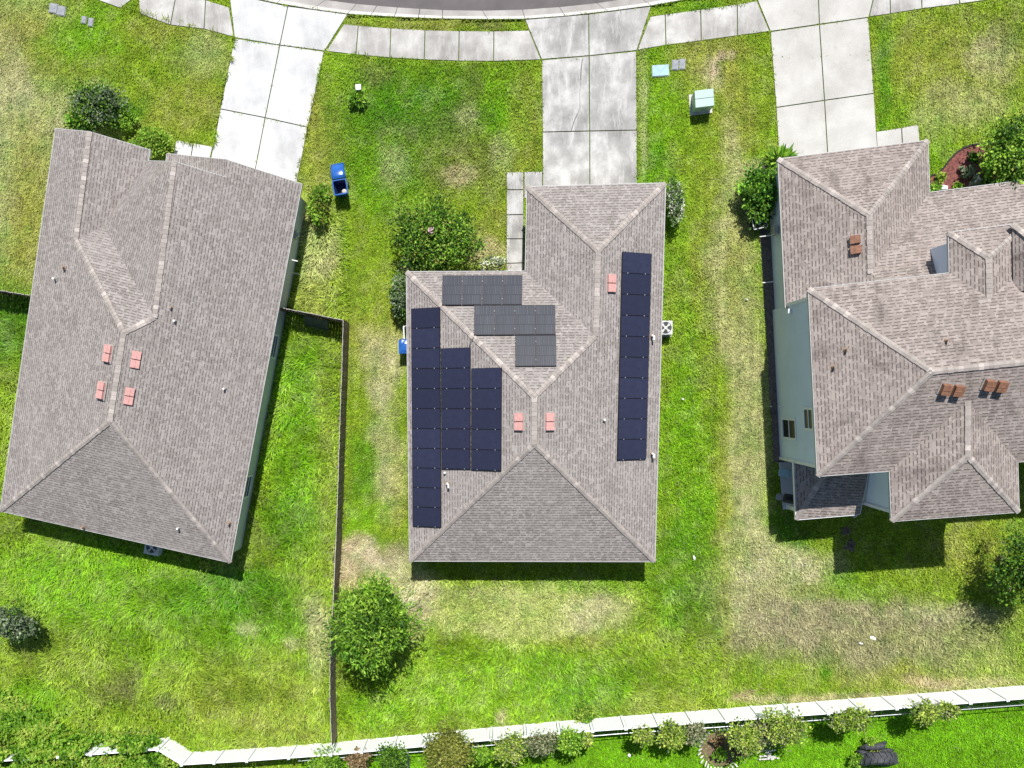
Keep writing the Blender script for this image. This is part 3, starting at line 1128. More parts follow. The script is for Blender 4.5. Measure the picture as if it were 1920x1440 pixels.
for (x0, y0, x1, y1) in ((1468, 804, 1493.5, 804), (1508.5, 786, 1538, 786)):
    u0, z0 = wallhit(x0, y0)
    u1, z1 = wallhit(x1, y1)
    uc = (u0 + u1) / 2
    window_on(hr, (wa, dw), uc - .52, uc + .52, z0, min(z1, EAVE2 - .45), nw)
mb = MB()
u, z = wallhit(1456, 432)
q = wa + dw * u + nw * .09
mb.box((*q, z - .3), .18, .4, .6, math.atan2(dw[1], dw[0]) + math.pi / 2)
mb.tube([(*q, .1), (*q, z)], .03, 8)
mb.build('electric_meter', M['grey'], hr)
mb = MB()
for px, py, ln in ((1441, 441, .6), (1437, 530, .5), (1462, 762, .25)):
    u, z = wallhit(px + 8, py)
    q = wa + dw * u
    mb.tube([(*q, max(.35, z)), (*(q + nw * ln), max(.3, z - .08))], .025, 8)
mb.build('wall_pipe', M['pipe'], hr)
mb = MB()
u, z = wallhit(1484, 583)
q = wa + dw * u + nw * .1
mb.box((*q, z - .12), .16, .2, .24, 0)
mb.build('wall_lamp', M['white'], hr)
# roof vents and pipes
roof_vent(rr, 1605, 459, rgW, math.atan2((V['gNE'] - V['gNW'])[1], (V['gNE'] - V['gNW'])[0]), M['brnvent'], .42, .8, .2, .05)
for px, py in ((1783, 729), (1864, 721)):
    roof_vent(rr, px, py, rMS, math.pi / 2 - .1, M['brnvent'], .44, .9, .22, .07)
for px, py, pl in ((1585, 656, rMW), (1562, 688, rMW), (1773, 639, rMN)):
    vent_pipe(rr, px, py, pl, 'brown', .3)
# covered patio: low hip roof, slab, beam and columns
lS_ = plane((1493, 974.5), (1612, 964.5), EAVE, .42, (1560, 900))
lW_ = plane((1488.5, 868), (1493, 974.5), EAVE, .42, (1560, 900))
zt = hit(1568, 900, lW_)[2]
Vp = dict(a=at(1488.5, 862, EAVE), b=at(1493, 974.5, EAVE), c=at(1612, 964.5, EAVE))
Vp['h'] = hit(1560, 906, lW_)
k = (pm[2] - pm[1]) / np.hypot(*(pm[2] - pm[1]))
sw = pm[1]


def on_south_wall(q, pl):
    d = np.array([-k[1], k[0]])
    s = ((np.array(q[:2]) - sw) @ d)
    x = np.array(q[:2]) - d * s
    A, n, pp = pl
    return np.array([x[0], x[1], A[2] + pp * (n @ (x - A[:2]))])


Vp['h'] = on_south_wall(Vp['h'], lW_)
A_, n_, p_ = lS_
Vp['h'][2] = (Vp['h'][2] + A_[2] + p_ * (n_ @ (Vp['h'][:2] - A_[:2]))) / 2
Vp['a2'] = on_south_wall(Vp['a'], lW_)
Vp['e'] = on_south_wall(at(1640, 890, 4.0), lS_)
mb = MB()
mb.face([Vp['a2'], Vp['b'], Vp['h']])
mb.face([Vp['b'], Vp['c'], Vp['e'], Vp['h']])
pr = mb.build('patio_roof', M['shingle_c'], hr, uv=True)
cap_strip(pr, Vp['b'], Vp['h'], random.Random(9))
mb = MB()
for a, b in (('a2', 'b'), ('b', 'c'), ('c', 'e')):
    a, b = Vp[a], Vp[b]
    t = (b - a) / np.linalg.norm(b - a)
    n = np.cross(t, [0, 0, 1.])
    n = n / np.linalg.norm(n) * .03
    dz = np.array([0, 0, .2])
    mb.hexa([a - dz - n, b - dz - n, b - dz + n, a - dz + n], [a - n - [0, 0, .008], b - n - [0, 0, .008], b + n - [0, 0, .008], a + n - [0, 0, .008]])
mb.build('patio_beam', M['white'], hr)
colb = [Vp['b'] + np.array([.35, .35, 0]), Vp['c'] + np.array([-.4, .35, 0])]
for c in colb:
    mb = MB()
    mb.box((c[0], c[1], 0), .2, .2, EAVE - .15, -.07)
    mb.box((c[0], c[1], 0), .28, .28, .2, -.07)
    mb.build('column', M['white'], hr, bevel=.01)
slabs('patio', [[(1459, 866), (1580, 860), (1590, 938), (1466.5, 956)]], M['patio'], .1)

# ------------------------------------------------------------------ grass colour map
LUSH = (.058, .165, .006)
BRT = (.122, .245, .008)
GREEN = (.150, .220, .015)
OLIVE = (.205, .215, .040)
TAN = (.36, .325, .205)
SOIL = (.42, .31, .235)
BROWN = (.125, .125, .045)
PALE = (.285, .32, .105)
DULL = (.235, .215, .125)
BLOBS = [
    # front, left lawn
    (40, 250, 170, 260, TAN, .55), (60, 90, 150, 60, OLIVE, .7), (250, 120, 190, 90, GREEN, .8), (160, 60, 70, 50, BRT, .8), (340, 200, 120, 60, OLIVE, .6), (390, 100, 60, 50, TAN, .3),
    (225, 195, 60, 30, LUSH, .6), (60, 420, 60, 200, OLIVE, .8), (30, 600, 60, 90, LUSH, .8), (300, 60, 80, 20, OLIVE, .6), (180, 180, 30, 25, TAN, .35), (15, 140, 40, 70, TAN, .4),
    # front, middle lawn
    (600, 250, 45, 170, OLIVE, .75), (800, 190, 170, 80, LUSH, .75), (720, 280, 110, 120, LUSH, .55), (950, 200, 70, 90, BRT, .5), (850, 215, 60, 45, BROWN, .45), (870, 310, 80, 65, BROWN, .45), (760, 250, 60, 40, BROWN, .25),
    (700, 140, 50, 25, BROWN, .45), (880, 170, 30, 45, BROWN, .4), (860, 330, 30, 22, SOIL, .5), (870, 205, 30, 22, TAN, .4), (750, 320, 35, 30, TAN, .3), (930, 430, 40, 60, OLIVE, .6), (680, 430, 60, 80, GREEN, .6),
    (985, 250, 30, 140, OLIVE, .5), (640, 130, 40, 50, BRT, .5), (915, 480, 40, 25, SOIL, .5), (700, 350, 40, 60, BRT, .5), (940, 290, 25, 40, TAN, .35),
    # strip between middle and right driveways
    (1235, 220, 50, 150, BRT, .75), (1225, 320, 40, 70, LUSH, .6), (1340, 120, 70, 60, OLIVE, .8), (1380, 200, 60, 120, OLIVE, .7), (1335, 145, 20, 35, TAN, .5), (1353, 108, 9, 9, SOIL, .9), (1371, 107, 9, 9, SOIL, .8), (1340, 132, 9, 16, SOIL, .7),
    (1370, 290, 35, 80, TAN, .4), (1425, 330, 40, 40, TAN, .4), (1300, 420, 70, 140, GREEN, .7), (1230, 440, 40, 120, BRT, .5), (1205, 200, 8, 150, TAN, .4),
    # far right front
    (1780, 120, 160, 110, OLIVE, .6), (1655, 150, 18, 130, LUSH, .75), (1700, 220, 60, 40, BRT, .4), (1870, 100, 50, 60, TAN, .5), (1800, 210, 90, 50, TAN, .35), (1890, 60, 40, 60, BROWN, .35), (1760, 300, 40, 50, BRT, .6),
    # verge strips
    (820, 42, 160, 14, OLIVE, .6), (920, 48, 40, 10, BROWN, .6), (1300, 12, 70, 20, LUSH, .5),
    # right of the middle house
    (1330, 560, 45, 250, OLIVE, .6), (1385, 560, 50, 200, TAN, .5), (1400, 820, 50, 200, TAN, .6), (1370, 400, 40, 70, TAN, .3), (1395, 700, 40, 260, OLIVE, .3), (1275, 650, 38, 250, BRT, .65), (1330, 700, 22, 200, GREEN, .7), (1385, 480, 22, 120, OLIVE, .5),
    (1290, 900, 50, 200, BRT, .6), (1265, 560, 22, 120, OLIVE, .4), (1350, 900, 22, 120, OLIVE, .6),
    # left of the middle house
    (705, 620, 60, 110, OLIVE, .75), (715, 690, 40, 70, TAN, .6), (725, 850, 38, 110, TAN, .55), (690, 560, 50, 50, GREEN, .6), (670, 880, 30, 60, LUSH, .6), (675, 970, 40, 45, BRT, .7), (745, 910, 20, 90, OLIVE, .5),
    (690, 1040, 65, 32, SOIL, .75), (720, 1060, 60, 50, TAN, .6), (740, 1030, 25, 20, BROWN, .4), (650, 1075, 20, 30, SOIL, .7),
    # left house side yard and back yard
    (600, 540, 40, 60, OLIVE, .5), (590, 460, 40, 60, TAN, .4), (560, 800, 60, 220, BRT, .8), (590, 700, 40, 60, LUSH, .3), (560, 980, 60, 80, LUSH, .5), (610, 850, 20, 250, OLIVE, .35),
    (150, 1080, 220, 80, BRT, .8), (420, 1120, 140, 70, LUSH, .75), (540, 1150, 60, 50, LUSH, .5), (280, 1200, 250, 90, BRT, .5), (460, 1300, 160, 80, OLIVE, .35), (120, 1240, 120, 60, OLIVE, .35), (220, 1290, 40, 25, BROWN, .7),
    (312, 1312, 24, 12, BROWN, .7), (465, 1172, 20, 10, TAN, .5), (545, 1200, 18, 12, TAN, .5), (600, 1180, 25, 70, TAN, .5), (60, 1320, 90, 50, BRT, .7), (530, 1360, 80, 40, OLIVE, .4), (490, 1090, 80, 30, LUSH, .6),
    # back of the middle house
    (960, 1290, 300, 80, BRT, .55), (975, 1140, 230, 62, PALE, 1.0), (1110, 1155, 80, 45, TAN, .5), (900, 1120, 90, 30, TAN, .25), (790, 1145, 28, 60, SOIL, .55), (775, 1120, 40, 50, TAN, .6), (880, 1130, 80, 30, GREEN, .5), (1100, 1090, 120, 24, BRT, .6),
    (1290, 1080, 60, 120, LUSH, .55), (1270, 1240, 90, 70, GREEN, .7), (1120, 1300, 120, 50, LUSH, .35), (1250, 1330, 110, 40, OLIVE, .4), (1080, 1205, 60, 12, OLIVE, .6), (700, 1330, 60, 50, BRT, .6), (940, 1345, 10, 16, SOIL, .6),
    (1320, 720, 30, 90, GREEN, .5), (1050, 1070, 250, 22, GREEN, .6),
    # back of the right house
    (1460, 1110, 130, 90, TAN, .6), (1620, 1190, 260, 80, DULL, .75), (1480, 1060, 90, 40, TAN, .4), (1560, 1170, 190, 60, DULL, .5), (1450, 1180, 90, 60, DULL, .5), (1600, 1100, 60, 30, BRT, .6), (1540, 1115, 60, 14, GREEN, .6), (1820, 1020, 90, 60, OLIVE, .6), (1760, 1100, 60, 40, GREEN, .6),
    (1790, 1150, 100, 24, TAN, .5), (1480, 1290, 150, 30, GREEN, .7), (1700, 1270, 140, 25, OLIVE, .6), (1550, 1265, 14, 9, LUSH, .8), (1800, 1280, 120, 18, SOIL, .55), (1600, 1305, 220, 9, SOIL, .5), (1850, 1240, 80, 40, PALE, .4), (1400, 1000, 50, 60, TAN, .4),
    (1360, 1160, 12, 120, OLIVE, .5), (1405, 1305, 40, 9, SOIL, .4), (1650, 980, 160, 60, GREEN, .75), (1930, 920, 30, 60, OLIVE, .7), (1480, 990, 40, 40, LUSH, .6),
]


FENCE_LINE = [(-300, 1412), (20, 1404), (318, 1382), (362, 1409), (480, 1402), (632, 1391), (800, 1375), (1045, 1352), (1347, 1329), (1653, 1306), (1920, 1285), (2300, 1256)]


def cover(X, Y):
    """grass colour, blade length, sparseness for world points"""
    px, py = world_to_px(X, Y)
    wx = (fbm(X, Y, 2.2, 1) - .5) * 70 + (fbm(X, Y, .7, 5) - .5) * 30
    wy = (fbm(X, Y, 2.2, 9) - .5) * 70 + (fbm(X, Y, .7, 13) - .5) * 30
    qx, qy = px + wx, py + wy
    c = np.zeros((len(X), 3)) + np.array(GREEN)
    lush = 0
    for (cx, cy, rx, ry, col, al) in BLOBS:
        small = min(1., min(rx, ry) / 35.)
        r = np.sqrt(((px + wx * small - cx) / rx) ** 2 + ((py + wy * small - cy) / ry) ** 2)
        a = al * np.clip((1.25 - r) / .7, 0, 1)
        a = a * a * (3 - 2 * a) if al > .99 else a
        a = np.clip(a * (.55 + .9 * fbm(X, Y, .8, 21)), 0, 1)[:, None]
        c = c * (1 - a) + np.array(col) * a
    # mottling
    f = fbm(X, Y, .55, 33)
    t = np.clip((f - .58) * 3, 0, .2)[:, None]
    c = c * (1 - t) + (c * .4 + np.array(TAN) * .6) * t
    t = np.clip((.42 - f) * 4, 0, .5)[:, None]
    c = c * (1 - t) + c * np.array([.6, .82, .6]) * t
    # neighbour's watered lawn behind the white fence
    fx, fy = [q[0] for q in FENCE_LINE], [q[1] for q in FENCE_LINE]
    below = py > np.interp(px, fx, fy) + 4
    nb = np.array((.100, .225, .006)) * (.85 + .4 * fbm(X, Y, 1.5, 41))[:, None]
    c = np.where((below & (px > 560))[:, None], nb, c)
    # mower passes between the houses and clumps of coarser grass
    tr = ((px > 1200) & (px < 1450) & (py > 100) & (py < 1000)) | ((px > 650) & (px < 770) & (py > 540) & (py < 1000)) | ((px > 1640) & (py < 330))
    st = np.sin((px + .02 * py + 8 * fbm(X, Y, 3, 71)) / 22.0 * 2 * np.pi)
    c = c * (1 + np.where(tr, .10 * st, 0))[:, None]
    f2 = fbm(X, Y, .28, 91, 2)
    c = c * (1 + .6 * (f2 - .5))[:, None]
    # blade length
    h = np.full(len(X), .08)
    tall = ((px < 640) & (py > 560)) | ((px < 560) & (py > 900)) | ((px > 560) & (px < 650) & (py > 400) & (py < 600))
    h = np.where(tall, .27, h)
    back = (px > 640) & (px < 1370) & (py > 1085)
    h = np.where(back, .22, h)
    mown = ((px - 975) / 215) ** 2 + ((py - 1148) / 60) ** 2 < 1
    h = np.where(mown, .17, h)
    h = np.where((px > 1370) & (py > 1000), .15, h)
    h = np.where((px > 1225) & (px < 1345) & (py > 500) & (py < 1100), .15, h)
    h = np.where((px > 640) & (px < 1010) & (py > 100) & (py < 360), .12, h)
    h = np.where(below & (px > 560), .10, h)
    return c, h, px, py, below


# one ground sheet to the horizon: fine grid near, coarse far
gx = np.concatenate([[-400, -150, -70, -45], np.arange(-34, 34.1, .22), [45, 70, 150, 400]])
gy = np.concatenate([[-400, -150, -70, -40], np.arange(-27, 26.1, .22), [40, 70, 150, 400]])
GX, GY = np.meshgrid(gx, gy)
X, Y = GX.ravel(), GY.ravel()
col, hh, px, py, below = cover(X, Y)
Z = -.012 + .025 * (fbm(X, Y, 3, 50) - .5)
road_y = np.interp(X, [e[0] for e in ew], [e[1] for e in ew])
back_y = np.interp(X, [e[0] for e in bw], [e[1] for e in bw])
Z = np.where(Y > back_y - .05, -.3, Z)
nx, ny = len(gx), len(gy)
I = (np.arange(ny - 1)[:, None] * nx + np.arange(nx - 1)[None, :]).ravel()
F4 = np.stack([I, I + 1, I + nx + 1, I + nx], 1)
g = soup('ground', np.stack([X, Y, Z], 1), F4, np.minimum(col * 1.3, .7), M['ground'])
tag(g, kind='structure')

# mulch bed by the right house
bedpx = [(1742, 366), (1744, 330), (1757, 326), (1768, 316), (1780, 300), (1793, 286), (1806, 278), (1822, 272), (1850, 269), (1900, 280), (1960, 290), (2000, 350)]
bed = [P2(*q) for q in bedpx]
mb = MB()
mb.prism(bed, -.05, .03)
tag(mb.build('mulch_bed', M['mulch']), kind='structure')
SLAB_POLYS.append(bed)
eo = thing('bed_edging', at(1790, 300), 'dark curved edging along the red mulch bed at the right house', 'edging')
mb = MB()
mb.tube([(*P2(*q), .05) for q in bedpx[1:10]], .045, 6)
mb.build('edging_strip', M['edging'], eo)
bed2px = [(1464, 296), (1440, 305), (1420, 313), (1408, 325), (1399, 345), (1400, 400), (1448, 400)]
mb = MB()
bed2 = [P2(*q) for q in bed2px]
mb.prism(bed2, -.05, .02)
tag(mb.build('planting_bed', M['soil']), kind='structure')
SLAB_POLYS.append(bed2)
eo = thing('bed_edging', at(1415, 320), 'brown curved edging round the glossy shrub at the garage corner of the right house', 'edging')
mb = MB()
mb.tube([(*P2(*q), .04) for q in bed2px[:5]], .04, 6)
mb.build('edging_strip', M['deadwood'], eo)

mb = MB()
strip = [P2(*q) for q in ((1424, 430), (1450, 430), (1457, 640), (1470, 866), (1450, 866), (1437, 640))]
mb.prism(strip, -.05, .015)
tag(mb.build('soil_shade_strip', M['soil']), kind='structure')  # dark soil laid along the wall, also deepening the shade band there
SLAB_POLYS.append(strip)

# ------------------------------------------------------------------ grass blades
EDGES = [((440, 74), (398, 285), 60, .22), ((608, 98), (556, 335), 50, .2), ((525, 85), (497, 221), 22, .07), ((497, 221), (470, 360), 30, .08), ((440, 72), (608, 97), 26, .08), ((413, 205), (577, 239), 22, .08),
         ((230, 12), (440, 71), 50, .2), ((330, 262), (400, 275), 60, .2), ((612, 97), (740, 110), 40, .16), ((645, 44), (985, 57), 30, .12), ((1016, 113), (1017, 322), 25, .1), ((1194, 95), (1194, 342), 25, .1),
         ((1015, 113), (1194, 96), 14, .05), ((1444, 60), (1460, 296), 25, .1), ((1628, 33), (1645, 243), 30, .1), ((1248, 27), (1415, 4), 40, .12), ((1195, 95), (1443, 60), 35, .1), ((1455, 202), (1638, 176), 10, .05), ((1444, 60), (1628, 33), 10, .05),
         ((949, 323), (949, 500), 30, .1), ((1667, 103), (860, 115), 5, .08), ((525, 8), (652, 27), 30, .08), ((985, 36), (1220, 11), 12, .05)]


def grass(name, n, seed):
    rg = np.random.default_rng(seed)
    X = rg.uniform(-29.5, 29.0, n)
    Y = rg.uniform(-22.3, 21.2, n)
    # sward colour and length read back from the ground grid (bilinear)
    px, py = world_to_px(X, Y)
    ix = np.clip(np.searchsorted(gx, X) - 1, 0, nx - 2)
    iy = np.clip(np.searchsorted(gy, Y) - 1, 0, ny - 2)
    fx = ((X - gx[ix]) / (gx[ix + 1] - gx[ix]))
    fy = ((Y - gy[iy]) / (gy[iy + 1] - gy[iy]))
    CG, HG = col.reshape(ny, nx, 3), hh.reshape(ny, nx)
    w00, w10, w01, w11 = (1 - fx) * (1 - fy), fx * (1 - fy), (1 - fx) * fy, fx * fy
    c = CG[iy, ix] * w00[:, None] + CG[iy, ix + 1] * w10[:, None] + CG[iy + 1, ix] * w01[:, None] + CG[iy + 1, ix + 1] * w11[:, None]
    c = c * (1 + .5 * (vnoise(X, Y, .13, 93) - .5))[:, None]
    h = HG[iy, ix] * w00 + HG[iy, ix + 1] * w10 + HG[iy + 1, ix] * w01 + HG[iy + 1, ix + 1] * w11
    keep = (px > -60) & (px < 1980) & (py > -50) & (py < 1480)
    by = np.interp(X, [e[0] for e in bw], [e[1] for e in bw])
    keep &= Y < by
    for poly in SLAB_POLYS:
        P = np.array([q[:2] for q in poly])
        bb = (X > P[:, 0].min()) & (X < P[:, 0].max()) & (Y > P[:, 1].min()) & (Y < P[:, 1].max()) & keep
        idx = np.nonzero(bb)[0]
        keep[idx[inpoly(X[idx], Y[idx], P)]] = False
    for poly in HOUSE_POLYS:
        P = np.array([q[:2] for q in poly])
        bb = (X > P[:, 0].min()) & (X < P[:, 0].max()) & (Y > P[:, 1].min()) & (Y < P[:, 1].max()) & keep
        idx = np.nonzero(bb)[0]
        keep[idx[inpoly(X[idx], Y[idx], P)]] = False
    # runners and weeds over slab edges and in the joints
    ex, ey, eh = [], [], []
    for a, b, dn, hh_ in EDGES:
        wa_, wb_ = P2(*a), P2(*b)
        m = int(np.hypot(*(wb_ - wa_)) * dn)
        t = rg.random(m)
        q = wa_ + (wb_ - wa_) * t[:, None] + rg.normal(0, .035, (m, 2))
        k = vnoise(q[:, 0], q[:, 1], .35, 7) > .45
        ex.append(q[k, 0]); ey.append(q[k, 1]); eh.append(np.full(k.sum(), hh_))
    soil = (c[:, 0] > .33)
    keep &= ~(soil & (rg.random(n) < .3))
    ex, ey, eh = np.concatenate(ex), np.concatenate(ey), np.concatenate(eh)
    ce, _, _, _, _ = cover(ex, ey)
    X, Y, c, h = np.concatenate([X[keep], ex]), np.concatenate([Y[keep], ey]), np.concatenate([c[keep], ce * .8]), np.concatenate([h[keep], eh])
    n = len(X)

    # swirling lie of the blades
    ang = 2 * math.pi * 1.6 * fbm(X, Y, 2.6, 60, 2) + rg.normal(0, 1, n) * np.where(h > .2, .8, 2.2)
    hl_ = h * rg.uniform(.55, 1.5, n)
    lean = np.where(h > .2, rg.uniform(.5, 1.25, n), rg.uniform(.3, 1.2, n))
    dx, dy = np.cos(ang), np.sin(ang)
    w = np.where(h > .2, .017, .013) * rg.uniform(.7, 1.5, n)
    sx, sy = -dy * w, dx * w
    z0 = np.full(n, -.03)
    out = hl_ * lean
    mz = hl_ * .62
    tz = hl_ * (1.0 - .28 * lean)
    P = np.empty((n, 5, 3))
    P[:, 0] = np.stack([X - sx, Y - sy, z0], 1)
    P[:, 1] = np.stack([X + sx, Y + sy, z0], 1)
    P[:, 2] = np.stack([X + dx * out * .45 + sx * .9, Y + dy * out * .45 + sy * .9, mz], 1)
    P[:, 3] = np.stack([X + dx * out * .45 - sx * .9, Y + dy * out * .45 - sy * .9, mz], 1)
    P[:, 4] = np.stack([X + dx * out * 1.15, Y + dy * out * 1.15, tz], 1)
    b = np.arange(n) * 5
    F4 = np.stack([b, b + 1, b + 2, b + 3], 1)
    T = np.stack([b + 3, b + 2, b + 4], 1)
    g = rg.normal(1, .30, n).clip(.4, 2.0)[:, None]
    cc = np.minimum(c * 2.15 * g, .8)
    dry = (rg.random(n) < .06)[:, None]
    cc = np.where(dry, cc * .5 + np.array(TAN) * .5, cc)
    cc = np.repeat(cc[:, None, :], 5, 1).reshape(-1, 3)
    o = soup(name, P.reshape(-1, 3), F4, cc, M['blade'], tri=T)
    return o


o = grass('grass', 900000, 5)
tag(o, 'green and sun dried grass covering the yards round the three houses', 'grass', kind='stuff')

# ------------------------------------------------------------------ plants
PAL = {
    'deep': [(.022, .062, .007), (.058, .132, .010), (.12, .225, .02)],
    'bright': [(.065, .16, .010), (.14, .27, .018), (.23, .36, .04)],
    'yellow': [(.10, .175, .016), (.21, .30, .035), (.33, .39, .07)],
    'olive': [(.08, .10, .015), (.15, .17, .025), (.22, .23, .05)],
    'grey': [(.06, .09, .045), (.12, .16, .085), (.22, .26, .16)],
    'gloss': [(.025, .075, .008), (.075, .19, .012), (.18, .37, .03)],
    'dusty': [(.07, .10, .04), (.15, .17, .08), (.26, .25, .14)],
    'red': [(.12, .08, .04), (.2, .13, .07), (.28, .22, .1)],
    'pale': [(.09, .13, .05), (.26, .29, .18), (.58, .58, .50)],
    'straw': [(.2, .17, .08), (.34, .28, .14), (.42, .36, .2)],
}


def leaves(rg, n, ctr, R, pal, size, clumps, spread=.42, flat=.0, long=1.7, zmin=.05):
    ctr = np.array(ctr)
    R = np.array(R)
    d = rg.normal(size=(clumps, 3))
    d /= np.linalg.norm(d, axis=1)[:, None]
    d[:, 2] = np.where(d[:, 2] < -.35, -d[:, 2], d[:, 2])
    lob = 1 + .09 * np.sin(2 * np.arctan2(d[:, 1], d[:, 0]) + rg.random() * 6) + .10 * np.sin(5 * np.arctan2(d[:, 1], d[:, 0]) + rg.random() * 6)
    cc = d * (rg.random(clumps) ** .45 * lob * rg.uniform(.7, 1.16, clumps))[:, None] * .84
    shade = rg.integers(0, 3, clumps)
    k = rg.integers(0, clumps, n)
    p = cc[k] + rg.normal(size=(n, 3)) * spread * .34 * rg.uniform(.45, 1.3, clumps)[k][:, None]
    p = p / np.maximum(1, (np.linalg.norm(p, axis=1) / 1.32))[:, None]
    P = ctr + p * R
    P[:, 2] = np.maximum(P[:, 2], zmin + rg.random(n) * .1)
    a = rg.normal(size=(n, 3))
    a += p * .9
    a[:, 2] *= .6
    a /= np.linalg.norm(a, axis=1)[:, None]
    up = rg.normal(size=(n, 3)) * .6 + np.array([0, 0, 1.1])
    b = np.cross(a, up)
    b /= np.maximum(1e-6, np.linalg.norm(b, axis=1))[:, None]
    s = size * rg.uniform(.6, 1.45, n)[:, None]
    Q = np.empty((n, 4, 3))
    Q[:, 0] = P
    Q[:, 1] = P + a * s * long * .45 + b * s * .5
    Q[:, 2] = P + a * s * long
    Q[:, 3] = P + a * s * long * .45 - b * s * .5
    pl = np.array(pal)
    t = (shade[k] + rg.integers(-1, 2, n)).clip(0, 2)
    c = pl[t] * 1.35 * rg.uniform(.6, 1.45, n)[:, None]
    return Q, c


def plant(name, ctr, R, pal, n, size, label, cat, group=None, base=None, clumps=40, trunk=.06, spread=.42, stems=5, extra=None, long=1.7, seed=None):
    rg = np.random.default_rng(seed if seed is not None else abs(hash((round(float(ctr[0]), 2), round(float(ctr[1]), 2)))) % 99999)
    base = np.array(base if base is not None else (ctr[0], ctr[1], 0.0), float)
    o = thing(name, base, label, cat, group)
    Q, c = leaves(rg, n, ctr, R, PAL[pal], size, clumps, spread, long=long)
    if extra:
        for (pname, frac, sz) in extra:
            Q2, c2 = leaves(rg, int(n * frac), ctr, np.array(R) * 1.04, PAL[pname], sz, clumps, spread * 1.2, long=long)
            Q = np.concatenate([Q, Q2])
            c = np.concatenate([c, c2])
    m = len(Q)
    soup('crown' if cat == 'tree' else 'foliage', Q.reshape(-1, 3), np.arange(m * 4).reshape(-1, 4), np.repeat(c[:, None], 4, 1).reshape(-1, 3), M['leaf'], o)
    mb = MB()
    ctr = np.array(ctr, float)
    R = np.array(R, float)
    if cat == 'tree':
        mid = base * .45 + ctr * .55
        mid[2] = max(.4, (ctr[2] - R[2] * .3))
        mb.tube([base - [0, 0, .1], (base + mid) / 2 + [.03, -.02, 0], mid, ctr + [0, 0, R[2] * .4]], [trunk * 1.3, trunk, trunk * .8, trunk * .25], 8)
        st = mid
    else:
        st = base
    for s in range(stems):
        a = rg.normal(size=3)
        a[2] = abs(a[2]) * .8 + .25
        a /= np.linalg.norm(a)
        e = ctr + a * R * rg.uniform(.7, .98)
        md = (st + e) / 2 + rg.normal(size=3) * .08
        mb.tube([st + rg.normal(size=3) * .03, md, e], [trunk * .55, trunk * .35, trunk * .12], 6)
    mb.build('trunk' if cat == 'tree' else 'stem', M['bark'], o, merge=False)
    return o


def pc(px, py, z):
    return at(px, py, z)


# trees
plant('tree', pc(691, 1167, 3.9), (2.05, 2.05, 1.6), 'deep', 21000, .062, 'round dense green tree beside the wooden fence in the back yard', 'tree', clumps=95, trunk=.13, spread=.42, stems=12, extra=[('bright', .5, .07)], long=3.2, base=at(700, 1150))
plant('tree', pc(1932, 1066, 3.0), (1.8, 1.9, 1.5), 'deep', 6500, .08, 'dark tree cut by the right edge casting a ragged shadow behind the two storey house', 'tree', clumps=60, trunk=.12, stems=14, spread=.5, base=at(1872, 1046))
plant('tree', pc(25, 1168, 1.9), (1.2, 1.05, .9), 'grey', 4200, .09, 'small grey green tree near the left edge of the overgrown back yard', 'tree', clumps=50, trunk=.09, stems=10, extra=[('deep', .3, .08)], base=at(45, 1158))
# shrubs round the houses
plant('shrub', pc(815, 444, 1.3), (2.05, 1.85, 1.15), 'deep', 11000, .075, 'large leafy shrub with a few pink flowers in front of the middle house', 'shrub', clumps=120, trunk=.05, spread=.4, stems=14, extra=[('bright', .3, .07), ('olive', .12, .07)], base=at(820, 455))
plant('shrub', pc(752, 555, .9), (.52, 1.15, .85), 'grey', 4200, .07, 'narrow clipped hedge shrub along the west wall of the middle house', 'shrub', clumps=50, trunk=.03, spread=.4, extra=[('deep', .7, .07)])
plant('shrub', pc(923, 497, .5), (.75, .38, .5), 'pale', 2600, .06, 'low pale variegated shrub beside the front path of the middle house', 'shrub', clumps=34, trunk=.02, extra=[('yellow', .4, .05), ('red', .2, .05)])
plant('shrub', pc(768, 495, .7), (.55, .55, .6), 'dusty', 1800, .06, 'dusty brownish shrub at the front west corner of the middle house', 'shrub', clumps=24, trunk=.02, extra=[('deep', .6, .06)])
plant('shrub', pc(1263, 380, .8), (.5, 1.1, .75), 'pale', 3800, .05, 'shrub covered with white blossom at the garage corner of the middle house', 'shrub', clumps=60, trunk=.03, extra=[('deep', .35, .06)])
plant('shrub', pc(597, 385, .7), (.6, 1.0, .65), 'bright', 2600, .07, 'loose green bush at the garage corner of the left house', 'shrub', clumps=36, trunk=.02, extra=[('olive', .4, .06)], base=at(592, 380))
plant('shrub', pc(182, 196, 1.0), (1.35, 1.0, .95), 'grey', 5200, .075, 'spiky grey green shrub in front of the left house', 'shrub', clumps=70, trunk=.04, stems=12, extra=[('deep', .6, .08)])
plant('shrub', pc(160, 225, .8), (1.1, .55, .6), 'gloss', 3000, .085, 'glossy yellow spotted shrub against the front gable of the left house', 'shrub', clumps=40, trunk=.03, extra=[('yellow', .18, .08), ('deep', .6, .08)])
plant('shrub', pc(285, 270, .6), (1.0, .75, .6), 'bright', 4600, .06, 'light green bush between the two front gables of the left house', 'shrub', clumps=60, trunk=.03, extra=[('yellow', .5, .06)])
plant('shrub', pc(240, 228, .5), (.5, .65, .5), 'bright', 1800, .06, 'small bright green bush right of the spiky shrub by the left house', 'shrub', clumps=24, trunk=.02)
plant('shrub', pc(1425, 365, .9), (.85, 1.35, .85), 'gloss', 4800, .095, 'glossy green shrub against the garage wall of the right house', 'shrub', clumps=60, trunk=.04, extra=[('deep', .6, .09)])
plant('shrub', pc(1463, 300, .45), (.45, .45, .45), 'bright', 500, .12, 'spiky fan leaved plant at the driveway corner of the right house', 'shrub', clumps=12, trunk=.02, long=4)
